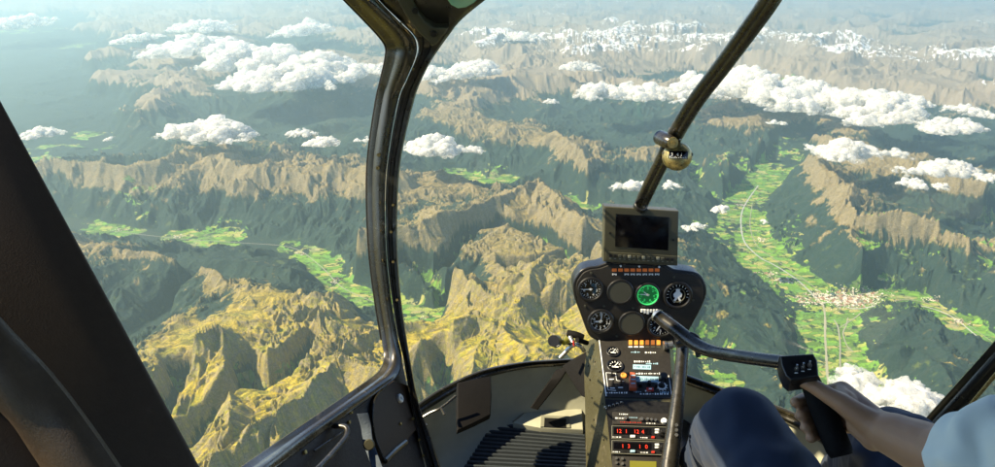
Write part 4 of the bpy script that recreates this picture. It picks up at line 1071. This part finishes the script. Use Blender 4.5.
bm = B(); prism(bm, PC, rect(629.5, 461.6, 656, 474, .03), .004, .0048); obj('display', bm, M_YEL, tr)
for x, y in ((616, 459.5), (622, 460), (616, 464), (622, 465)):
    bm = B(); disc(bm, PC.mtx(x, y, .004), .0028, 0, .004, 14); obj('knob', bm, M_MET, tr)
# round knob and bright valve fittings on the left shoulder of the console
bm = B(); tube(bm, [P(553.5, 341, 1.50), P(556, 341.5, 1.53)], [.0135, .015], n=1, seg=24); tube(bm, [P(555, 341, 1.52), P(572, 344, 1.56)], .0042, n=1, seg=10); vk = obj('vent_knob', bm, M_BLK, con)
bm = B(); tube(bm, [P(563, 343, 1.53), P(568, 339.5, 1.54)], [.007, .009], n=1, seg=14); obj('collar', bm, M_YEL, vk)
bm = B(); tube(bm, [P(566, 351, 1.55), P(574, 345, 1.54), P(580, 346, 1.53), P(584, 351, 1.54)], .0048, seg=10); tube(bm, [P(570, 337, 1.53), P(573, 343, 1.52)], .006, n=1, seg=12); tube(bm, [P(560, 358, 1.56), P(568, 350, 1.56)], .005, n=1, seg=10); obj('valve_pipe', bm, M_MET, con)
bm = B(); tube(bm, [P(568, 333.5, 1.54), P(576, 335, 1.53), P(583, 338, 1.53)], .0085, seg=14); tube(bm, [P(577, 340, 1.52), P(587, 343, 1.55)], .006, n=1, seg=10); obj('hose', bm, M_RUB, con)
bm = B(); tube(bm, [P(573.5, 341, 1.5), P(574, 346, 1.5)], .0022, n=1, seg=8); obj('valve_marker', bm, M_RED, con)
# ================================================================== monitor
PM = Pl((605, 207, 1.42), (678, 212, 1.42), (604.5, 262, 1.455))
mon = empty('monitor', PM.at(640, 262), 'small black screen in an olive bezel standing on the dial panel', 'monitor')
bm = B(); prism(bm, PM, [(604.3, 206.3), (640, 208.6), (678.8, 211.2), (678.3, 238), (677.6, 266), (641, 264.3), (603.5, 261.8), (604, 234)], -.03, 0, bev=.003); ob_ = obj('housing', bm, M_BEZ, mon)
bm = B(); prism(bm, PM, [(615.8, 213.8), (669, 217.2), (668, 250.4), (615, 246.4)], -.001, .0012, bev=.0006); obj('screen', bm, M_SCREEN, mon)
bm = B(); prism(bm, PM, [(605.5, 251.6), (677, 256), (676.8, 263.6), (605.2, 260.2)], -.001, .002, bev=.001); kb = obj('button_strip', bm, M_BEZ, mon)
for k in range(14):
    x = 608.6 + k * 4.75; y = 253.7 + k * .29
    bm = B(); prism(bm, PM, rect(x, y, x + 3.1, y + 2.7, .06), .002, .0042, bev=.0004); obj('button', bm, [M_GREYD, M_GREYL, M_GREYD][k % 3] if 1 < k < 12 else M_BLK, kb)
    bm = B(); prism(bm, PM, rect(x + .6, y + 4.0, x + 2.6, y + 4.7), .002, .0024); obj('caption', bm, M_GREYL, kb)
bm = B()
for x, y in ((610, 233), (673, 240)): disc(bm, PM.mtx(x, y), .0028, 0, .0015, 10)
obj('screw', bm, M_BLK, mon)
bm = B(); tube(bm, [PM.at(625, 262, -.012), P(625, 272, 1.49)], .008, n=1, seg=12); tube(bm, [PM.at(655, 264, -.012), P(655, 274, 1.49)], .008, n=1, seg=12); obj('mount', bm, M_BLK, mon)
# ================================================================== compass on the centre post
cc = P(677, 156.3, 1.10)
cmp_ = empty('compass', cc, 'round brass coloured ball compass with a dark card window, clamped to the windscreen centre post', 'compass')
vd = (-cc).normalized(); fr = (vd + Vector((.12, 0, .02))).normalized()
MC = Matrix.Translation(cc) @ fr.to_track_quat('Z', 'Y').to_matrix().to_4x4()
prof = [(0, -.026), (.012, -.0255), (.020, -.021), (.0235, -.014), (.0238, -.006), (.0228, -.004), (.0228, -.001), (.0242, .001), (.0242, .006), (.0215, .012), (.016, .0175), (.008, .0205), (0, .0215)]
bm = B(); rings = [[MC @ Vector((math.cos(a) * q, math.sin(a) * q, h)) for q, h in prof] for a in [2 * math.pi * k / 40 for k in range(41)]]
loft(bm, rings, closed=False); bmesh.ops.remove_doubles(bm, verts=bm.verts[:], dist=1e-6); ball = obj('ball_housing', bm, M_BRASS, cmp_)
def onball(x, y, lift=1.0):
    q = math.hypot(x, y) / .0238
    return MC @ Vector((x, y, (.0215 * math.sqrt(max(0, 1 - q * q)) + .0008) * lift + .001))
bm = B(); rows = [[onball(-.0155 + .031 * i / 14, yy) for i in range(15)] for yy in (-.0045, -.0015, .002, .006, .0085)]
loft(bm, rows, closed=False); wdw = obj('card_window', bm, M_SCREEN, cmp_)
bm = B()
for i in range(11):
    x = -.0135 + .0027 * i; L = .003 if i % 3 == 0 else .0016
    v = [bm.verts.new(onball(a, b) + fr * .0004) for a, b in ((x - .0004, -.0035), (x + .0004, -.0035), (x + .0004, -.0035 + L), (x - .0004, -.0035 + L))]; bm.faces.new(v)
obj('card_scale', bm, M_MARK, wdw)
for tx, x in (('3', -.011), ('4', -.002), ('1', .004)):
    p = onball(x, .0022); letters(tx, Matrix.Translation(p + fr * .0006) @ MC.to_3x3().to_4x4(), .0075, M_MARK, wdw, 'numeral')
bm = B()
for a in (0, math.pi): disc(bm, MC @ Matrix.Translation((math.cos(a) * .0222, .004, .002)), .003, 0, .006, 12)
disc(bm, MC @ Matrix.Translation((0, .0155, .012)), .0025, 0, .0035, 10)
obj('adjuster', bm, M_MET, ball)
bm = B(); tube(bm, [P(660, 137.5, 1.11), P(667.5, 141, 1.085), P(672, 142.5, 1.075)], [.0125, .0125, .0105], seg=20); mt_ = obj('clamp_mount', bm, M_TUBE, cmp_)
bm = B(); tube(bm, [P(671.5, 142.4, 1.078), P(673, 142.8, 1.07)], [.0105, .009], n=1, seg=20); tube(bm, [P(673.2, 142.9, 1.071), P(673.6, 143, 1.068)], .004, n=1, seg=10); obj('end_cap', bm, M_BRASS, mt_)
bm = B(); tube(bm, [P(673, 141, 1.09), P(680, 138.5, 1.08)], .0022, n=1, seg=8); tube(bm, [P(669, 133, 1.09), P(670, 128, 1.08)], .0022, n=1, seg=8); tube(bm, [P(673, 146, 1.09), P(676, 150, 1.10)], .006, n=1, seg=10); obj('bracket', bm, M_MET, cmp_)
# ================================================================== control stick with T bar
stk = empty('control_stick', P(668, 520, 1.17), 'black T bar control stick rising beside the console with its arm held by the pilot', 'control stick')
bm = B(); tube(bm, [P(684, 338, 1.235), P(682.5, 350, 1.235), P(679, 390, 1.22), P(674, 430, 1.20), P(667.5, 480, 1.17), P(662, 520, 1.15)], [.0105, .0115, .0125, .0145, .0165, .017], seg=20); post = obj('stick_post', bm, M_TUBE, stk)
bm = B()
for k in range(3): disc(bm, Matrix.Translation(P(676.5, 425 + 5 * k, 1.183)) @ (-P(676, 425, 1)).to_track_quat('Z', 'Y').to_matrix().to_4x4(), .003, -.003, .004, 10)
obj('wire_clip', bm, M_MET, post)
bm = B(); tube(bm, [P(656, 314, 1.20), P(663, 320, 1.195), P(674, 328, 1.18), P(686, 337.5, 1.165), P(700, 347, 1.14), P(716, 352.5, 1.11), P(740, 356.5, 1.05), P(765, 360, 1.0), P(786, 362.5, .965)], [.0115, .0125, .0125, .0125, .0120, .0112, .0108, .0104, .0104], seg=20); tb = obj('cross_bar', bm, M_TUBE, stk)
bm = B(); tube(bm, [P(655.3, 313.2, 1.2), P(657.5, 315.3, 1.197)], [.0095, .0135], n=1, seg=20); obj('end_cap', bm, M_MET, tb)
bm = B(); tube(bm, [P(690, 334, 1.16), P(695, 336, 1.155), P(700, 341, 1.15)], .0045, seg=8); tube(bm, [P(697, 350, 1.14), P(698.5, 357, 1.14)], .0045, n=1, seg=8); obj('pivot_lug', bm, M_BLK, tb)
bm = B(); tube(bm, [P(683, 337, 1.21), P(684, 346, 1.21)], .0165, n=1, seg=18); tube(bm, [P(677, 343, 1.19), P(691, 340, 1.18)], .0085, n=1, seg=14); obj('pivot', bm, M_BLK, stk)
PS = Pl((781, 355, .945), (812, 353, .935), (786, 379, .925))
bm = B(); prism(bm, PS, [(779.5, 355.5), (813.5, 353.2), (817.5, 360), (819, 376.5), (805, 378.5), (791, 380.5), (785.5, 376), (781.5, 366)], -.045, 0, bev=.004); hb = obj('switch_box', bm, M_BLK, stk)
for x, y in ((796.5, 369.5), (803, 367.8), (809.5, 365.8)):
    bm = B(); M = PS.mtx(x, y); disc(bm, M, .0032, 0, .003, 14); tube(bm, [M @ Vector((0, 0, .002)), M @ Vector((.001, .004, .008))], .0014, n=1, seg=8); obj('toggle_switch', bm, M_MET, hb)
    bm = B(); prism(bm, PS, rect(x - 2, y + 3.2, x + 1.4, y + 4), .0, .0005); obj('caption', bm, M_MARK, hb)
GA, GB = P(808, 376, .965), P(838, 447, .925)
bm = B(); tube(bm, [P(805, 370, .968), GA, GA.lerp(GB, .3), GA.lerp(GB, .65), GB, GA.lerp(GB, 1.12)], [.013, .0135, .016, .0172, .018, .015], seg=24)
obj('grip', bm, M_RUB, stk)
# ================================================================== the pilot
M_SKIN = NT('skin')
_p = M_SKIN.coord(1.0); _n = M_SKIN.noise(_p, 60, 5, .6); _n2 = M_SKIN.noise(_p, 12, 3, .5)
_c = M_SKIN.mix(_n2, (.33, .175, .085), (.43, .245, .13))
_bp = M_SKIN.n('Bump', ins={'Height': M_SKIN.noise(_p, 170, 6, .75), 'Strength': .4, 'Distance': .001})
_b = M_SKIN.n('BsdfPrincipled', ins={'Base Color': _c, 'Roughness': .52, 'Normal': _bp.outputs[0], 'Subsurface Weight': .12, 'Subsurface Scale': .01})
_b.inputs['Subsurface Radius'].default_value = (1, .35, .2)
M_SKIN = M_SKIN.finish(_b.outputs[0])
def cloth(name, col, s, var=.25):
    t = NT(name); p = t.coord(1.0)
    w1 = t.n('TexWave', wave_type='BANDS', bands_direction='DIAGONAL', ins={'Vector': p, 'Scale': s, 'Distortion': .6})
    n = t.noise(p, 14, 4, .6)
    c = t.mix(n, tuple(q * (1 - var) for q in col), tuple(q * (1 + var) for q in col))
    b = t.n('BsdfPrincipled', ins={'Base Color': c, 'Roughness': .85, 'Sheen Weight': .05})
    bp = t.n('Bump', ins={'Height': t.math('ADD', t.math('MULTIPLY', w1.outputs[0], .3), t.noise(p, 420, 3, .6)), 'Strength': .22, 'Distance': .0012}); t.t.links.new(bp.outputs[0], b.inputs['Normal'])
    return t.finish(b.outputs[0])
M_TROU = cloth('navy_cotton_twill', (.009, .020, .046), 330)
M_SHIRT = cloth('pale_blue_cotton', (.60, .66, .60), 420, .08)
M_HAIR = mat('dark_brown_hair', (.03, .018, .010), .5, bump=.6, bscale=200)
M_SHOE = mat('black_leather', (.012, .011, .010), .35, bump=.2, bscale=150)
def caps(bm, a, b, ra, rb, flat=1.0, fdir=None, seg=16):
    """tapered limb piece with round ends; flat squeezes it along fdir"""
    a, b = Vector(a), Vector(b); t = (b - a); L = t.length; t = t.normalized() if L > 1e-6 else Vector((0, 0, 1))
    u = Vector(fdir) if fdir is not None else (Vector((0, 0, 1)) if abs(t.z) < .9 else Vector((0, 1, 0)))
    u = (u - t * u.dot(t)).normalized(); w_ = t.cross(u)
    rings = []; m = 5
    for i in range(m): ph = -math.pi / 2 + (i + .5) / m * math.pi / 2; rings.append((a + t * math.sin(ph) * ra, ra * math.cos(ph)))
    for i in range(m): ph = (i + .5) / m * math.pi / 2; rings.append((b + t * math.sin(ph) * rb, rb * math.cos(ph)))
    loft(bm, [[c + u * (math.cos(q) * rr_ * flat) + w_ * (math.sin(q) * rr_) for q in [2 * math.pi * k / seg for k in range(seg)]] for c, rr_ in rings])
def chain(bm, pts, rs, **k):
    for p, q, ra, rb in zip(pts[:-1], pts[1:], rs[:-1], rs[1:]): caps(bm, p, q, ra, rb, **k)
def fuse(name, bm, voxel, m, parent, smooth=8, wr=None, factor=.5):
    """weld the pieces into one continuous skin"""
    me = bpy.data.meshes.new('tmp'); bm.to_mesh(me); bm.free()
    o = bpy.data.objects.new('tmp', me); COL.objects.link(o)
    md = o.modifiers.new('r', 'REMESH'); md.mode = 'VOXEL'; md.voxel_size = voxel
    ms = o.modifiers.new('s', 'SMOOTH'); ms.iterations = smooth; ms.factor = factor
    dg = bpy.context.evaluated_depsgraph_get(); dg.update()
    out = bpy.data.meshes.new_from_object(o.evaluated_get(dg)); bpy.data.objects.remove(o)
    out.name = name
    if wr: wr(out)
    out.materials.clear(); out.materials.append(m); out.shade_smooth()
    return link(bpy.data.objects.new(name, out), parent)
def ppx(px, py, d): return P(px, py, d)
# ---- joints
pel = Vector((.60, .26, -.86))
hipL, hipR = pel + Vector((-.095, .03, .0)), pel + Vector((.095, .03, .0))
kneeL, kneeR = P(741, 429, 1.06), P(899, 450, 1.02)
ankL, ankR = Vector((.46, 1.14, -1.03)), Vector((.76, 1.10, -1.03))
chest = Vector((.60, .22, -.50)); neck = Vector((.60, .22, -.25)); headc = Vector((.60, .26, -.10))
shR, shL = Vector((.765, .28, -.30)), Vector((.435, .24, -.31))
elR = P(984, 480, .77); wrR = P(884, 431, .885)
elL, wrL = Vector((.33, .20, -.56)), Vector((.40, .36, -.70))
person = empty('person', (.6, .3, -1.12), 'seated pilot in navy trousers and pale blue shirt gripping the stick', 'person')
ga = (GB - GA).normalized()
def gax(t): return GA.lerp(GB, t)
nn_ = (-GA).normalized(); nn_ = (nn_ - ga * nn_.dot(ga)).normalized()     # from the grip towards the eye
rt = ga.cross(nn_); rt = rt if rt.x > 0 else -rt                            # to the right across the grip
def gp(t, r_, nr): return gax(t) + rt * r_ + nn_ * nr
bm = B()
# trunk, neck, head
for a, b, ra, rb, fl_ in ((pel + Vector((-.06, 0, 0)), pel + Vector((.06, 0, 0)), .105, .105, 1), (pel, chest, .125, .13, 1), (chest + Vector((-.06, 0, 0)), chest + Vector((.06, 0, 0)), .12, .12, 1),
                          (chest + Vector((-.05, 0, .06)), shL + Vector((.04, 0, -.02)), .10, .065, 1), (chest + Vector((.05, 0, .06)), shR + Vector((-.04, 0, -.02)), .10, .065, 1), (chest + Vector((0, 0, .1)), neck, .09, .058, 1), (neck, headc, .056, .056, 1)):
    caps(bm, a, b, ra, rb, seg=20)
caps(bm, headc + Vector((0, -.012, .045)), headc + Vector((0, .012, .03)), .085, .078, seg=24); caps(bm, headc + Vector((0, .035, -.02)), headc + Vector((0, .045, -.055)), .06, .035, seg=20)
caps(bm, headc + Vector((0, .088, .02)), headc + Vector((0, .108, -.008)), .008, .013); caps(bm, headc + Vector((-.018, .083, -.036)), headc + Vector((.018, .083, -.036)), .007, .007)
for sx_ in (-1, 1): caps(bm, headc + Vector((.075 * sx_, 0, .02)), headc + Vector((.08 * sx_, -.006, -.015)), .016, .010, flat=.5, fdir=(1, 0, 0)); caps(bm, headc + Vector((.02 * sx_, .078, .035)), headc + Vector((.045 * sx_, .072, .036)), .009, .008)
# legs inside the trousers
for h, k, a in ((hipL, kneeL, ankL), (hipR, kneeR, ankR)): chain(bm, [h, k, a], [.078, .052, .036], seg=18)
# left arm resting on the lap
chain(bm, [shL, elL, wrL], [.05, .042, .028], seg=16)
hl = wrL + Vector((.03, .08, -.01)); caps(bm, wrL, hl, .027, .034, flat=.6, fdir=(0, 0, 1))
for j in range(4):
    b0 = hl + Vector((-.024 + .016 * j, .028, 0)); chain(bm, [b0, b0 + Vector((0, .032, -.006)), b0 + Vector((0, .05, -.022)), b0 + Vector((0, .052, -.038))], [.009, .0085, .008, .007], seg=10)
chain(bm, [wrL + Vector((.025, .03, 0)), wrL + Vector((.06, .06, -.01)), wrL + Vector((.062, .09, -.015))], [.012, .0105, .009], seg=10)
# right arm and forearm
caps(bm, shR, elR, .052, .043, seg=18)
fm = elR.lerp(wrR, .38) + Vector((0, 0, .004))
chain(bm, [elR, fm, wrR.lerp(fm, .12), wrR], [.041, .039, .029, .027], seg=18)
# right hand closed on the grip: palm on the far right side of it
hk = [gp(.30, .036, -.014), gp(.49, .040, -.012), gp(.66, .040, -.008), gp(.82, .037, -.002)]     # knuckles, index to little finger
web = gp(.40, .030, .012)
heel = gp(1.02, .040, .012)
pc = (hk[1] + hk[2] + wrR) / 3
for k_, rk_ in zip(hk, (.0135, .0135, .013, .012)):
    chain(bm, [wrR, wrR.lerp(k_, .55), k_], [.021, .0175, rk_], seg=14)
chain(bm, [wrR + Vector((0, 0, -.004)), heel.lerp(wrR, .3), gp(.80, .034, .010)], [.021, .018, .014], seg=14)
fr_ = [(.30, .0098, 1.0), (.49, .0102, 1.06), (.66, .0098, 1.0), (.81, .0088, .86)]
for j, (t_, r_, ln) in enumerate(fr_):
    R0 = .019 + r_ * .85
    pip = gp(t_ - .045, R0 * .62, -R0 * 1.02); dip = gp(t_ - .03, -R0 * .62, -R0 * .95); tip = gp(t_ + .0, -R0 * 1.12, .0 + .002 * j)
    chain(bm, [hk[j], pip, dip, tip], [r_ * 1.2, r_ * 1.05, r_ * .98, r_ * .86], seg=12)
cmc = gp(.80, .050, .026); mcp = gp(.47, .026, .031); ip = gp(.20, .004, .029); tp = gp(.075, -.010, .024)
chain(bm, [wrR.lerp(cmc, .35) + nn_ * .004, cmc, mcp, ip, tp], [.021, .0195, .0140, .0112, .0088], seg=14)
caps(bm, hk[0], mcp, .012, .012); caps(bm, gp(.45, .034, .010), gp(.7, .04, .012), .015, .017)
def skin_wr(me):
    n = len(me.vertices); c = np.zeros(n * 3, f32); me.vertices.foreach_get('co', c); c = c.reshape(-1, 3)
    nr__ = np.zeros(n * 3, f32); me.vertex_normals.foreach_get('vector', nr__); nr__ = nr__.reshape(-1, 3)
    d = vnoise(c[:, 0] * 45 + c[:, 2] * 30, c[:, 1] * 45 - c[:, 2] * 25, 5) * .0006
    me.vertices.foreach_set('co', (c + nr__ * d[:, None]).astype(f32).ravel())
body = fuse('body', bm, .0026, M_SKIN, person, smooth=5, wr=skin_wr)
# thumb nail and finger nails
M_NAIL = mat('finger_nail', (.50, .30, .22), .3, var=.05)
def nail(c, ax, nrm, w_, l_, up_):
    ax = ax.normalized(); nrm = (nrm - ax * nrm.dot(ax)).normalized(); sd_ = ax.cross(nrm)
    bm = B(); rows = []
    for i in range(6):
        v = -1 + 2 * i / 5; hw = math.sqrt(max(.08, 1 - max(0, v) ** 2 * .9))
        rows.append([c + ax * (v * l_) + sd_ * (math.sin(q) * w_ * hw) + nrm * (up_ - (1 - math.cos(q)) * w_ * .9 - max(0, v) ** 2 * .0008) for q in [-.95 + 1.9 * j / 6 for j in range(7)]])
    loft(bm, rows, closed=False); obj('fingernail', bm, M_NAIL, body)
nail(tp.lerp(ip, .12), tp - ip, nn_ * .9 - rt * .1 + Vector((0, 0, .35)), .0058, .0068, .0094)
for j in (1, 2, 3):
    t_, r_, ln = fr_[j]; R0 = .019 + r_ * .85
    nail(gp(t_ - .004, -R0 * 1.12, -.003), nn_ * 1 - rt * .1, -rt, r_ * .55, .0045, r_ * .84)
# ---- clothes
def wrinkle(amp_, sc, seed, folds=()):
    def fn(me):
        n = len(me.vertices); c = np.zeros(n * 3, f32); me.vertices.foreach_get('co', c); c = c.reshape(-1, 3)
        nr__ = np.zeros(n * 3, f32); me.vertex_normals.foreach_get('vector', nr__); nr__ = nr__.reshape(-1, 3)
        x, y, z = c[:, 0], c[:, 1], c[:, 2]
        wv_ = vnoise(x * sc * .5 + 3, (y + z) * sc * .5, seed) * 1.2
        d = (1 - np.abs(vnoise(x * sc + z * sc * .4 + wv_, y * sc * .45 + z * sc * .8, seed + 1)) * 2) * .55 + vnoise(x * sc * 2.3, (y - z) * sc * 2.1, seed + 2) * .35
        d = d * amp_
        for (p, ax, per, a_, rad) in folds:
            q = (c - np.array(p, f32)); s_ = q @ np.array(ax, f32); rr0 = np.linalg.norm(q, axis=1)
            d += np.sin(s_ / per * 6.28 + vnoise(x * 22, z * 22, seed + 5) * 2.2) * a_ * np.exp(-(rr0 / rad) ** 2)
        me.vertices.foreach_set('co', (c + nr__ * d[:, None]).astype(f32).ravel())
    return fn
bm = B()
caps(bm, pel + Vector((-.06, 0, 0)), pel + Vector((.06, 0, 0)), .118, .118, seg=20); caps(bm, pel, pel + Vector((0, 0, .1)), .13, .13, seg=20)
for h, k, a in ((hipL, kneeL, ankL), (hipR, kneeR, ankR)):
    chain(bm, [h, h.lerp(k, .5), k, k.lerp(a, .35), a.lerp(k, .12)], [.102, .086, .066, .064, .056], seg=22)
    caps(bm, k + Vector((0, -.03, -.01)), k + Vector((0, .0, -.05)), .064, .06, seg=18)
def axn(a, b): return tuple((b - a).normalized())
tr_ = fuse('trousers', bm, .005, M_TROU, person, smooth=10, wr=wrinkle(.008, 10, 20, [(tuple(kneeL.lerp(hipL, .25)), axn(hipL, kneeL), .055, .0045, .10), (tuple(kneeL.lerp(ankL, .3)), axn(kneeL, ankL), .06, .004, .12), (tuple(kneeR), axn(hipR, kneeR), .05, .004, .1)]))
bm = B(); tube(bm, [hipL.lerp(kneeL, t_) + (kneeL - hipL).normalized().cross(Vector((0, 0, 1))).normalized() * rr0 for t_, rr0 in ((.1, .099), (.4, .089), (.7, .077), (.95, .066))], .0016, seg=6); obj('seam', bm, M_TROU, tr_)
bm = B()
for a, b, ra, rb in ((pel + Vector((-.055, 0, .06)), pel + Vector((.055, 0, .06)), .115, .115), (pel + Vector((0, 0, .05)), chest, .14, .142), (chest + Vector((-.06, 0, 0)), chest + Vector((.06, 0, 0)), .13, .13),
                     (chest + Vector((-.05, 0, .06)), shL + Vector((.04, 0, -.02)), .11, .075), (chest + Vector((.05, 0, .06)), shR + Vector((-.04, 0, -.02)), .11, .075), (chest + Vector((0, 0, .12)), neck + Vector((0, 0, -.02)), .10, .064)): caps(bm, a, b, ra, rb, seg=22)
caps(bm, shL, shL.lerp(elL, .7), .066, .06, seg=20)
slv = shR.lerp(elR, .93)
chain(bm, [shR, shR.lerp(elR, .5), slv + Vector((0, 0, .006))], [.078, .084, .086], seg=24)
fuse('shirt', bm, .005, M_SHIRT, person, smooth=8, wr=wrinkle(.007, 9, 40, [(tuple(shR.lerp(elR, .8)), axn(shR, elR), .05, .006, .16)]))
bm = B(); caps(bm, headc + Vector((0, -.022, .058)), headc + Vector((0, .012, .055)), .09, .082, seg=24); caps(bm, headc + Vector((0, -.04, .0)), headc + Vector((0, -.03, .05)), .07, .085, seg=20)
fuse('hair', bm, .006, M_HAIR, person, smooth=3)
for a in (ankL, ankR):
    bm = B(); chain(bm, [a + Vector((0, -.03, -.035)), a + Vector((0, .10, -.045)), a + Vector((0, .18, -.05))], [.042, .040, .034], flat=.8, seg=18); caps(bm, a, a + Vector((0, 0, .03)), .042, .046)
    fuse('shoe', bm, .006, M_SHOE, person, smooth=4)
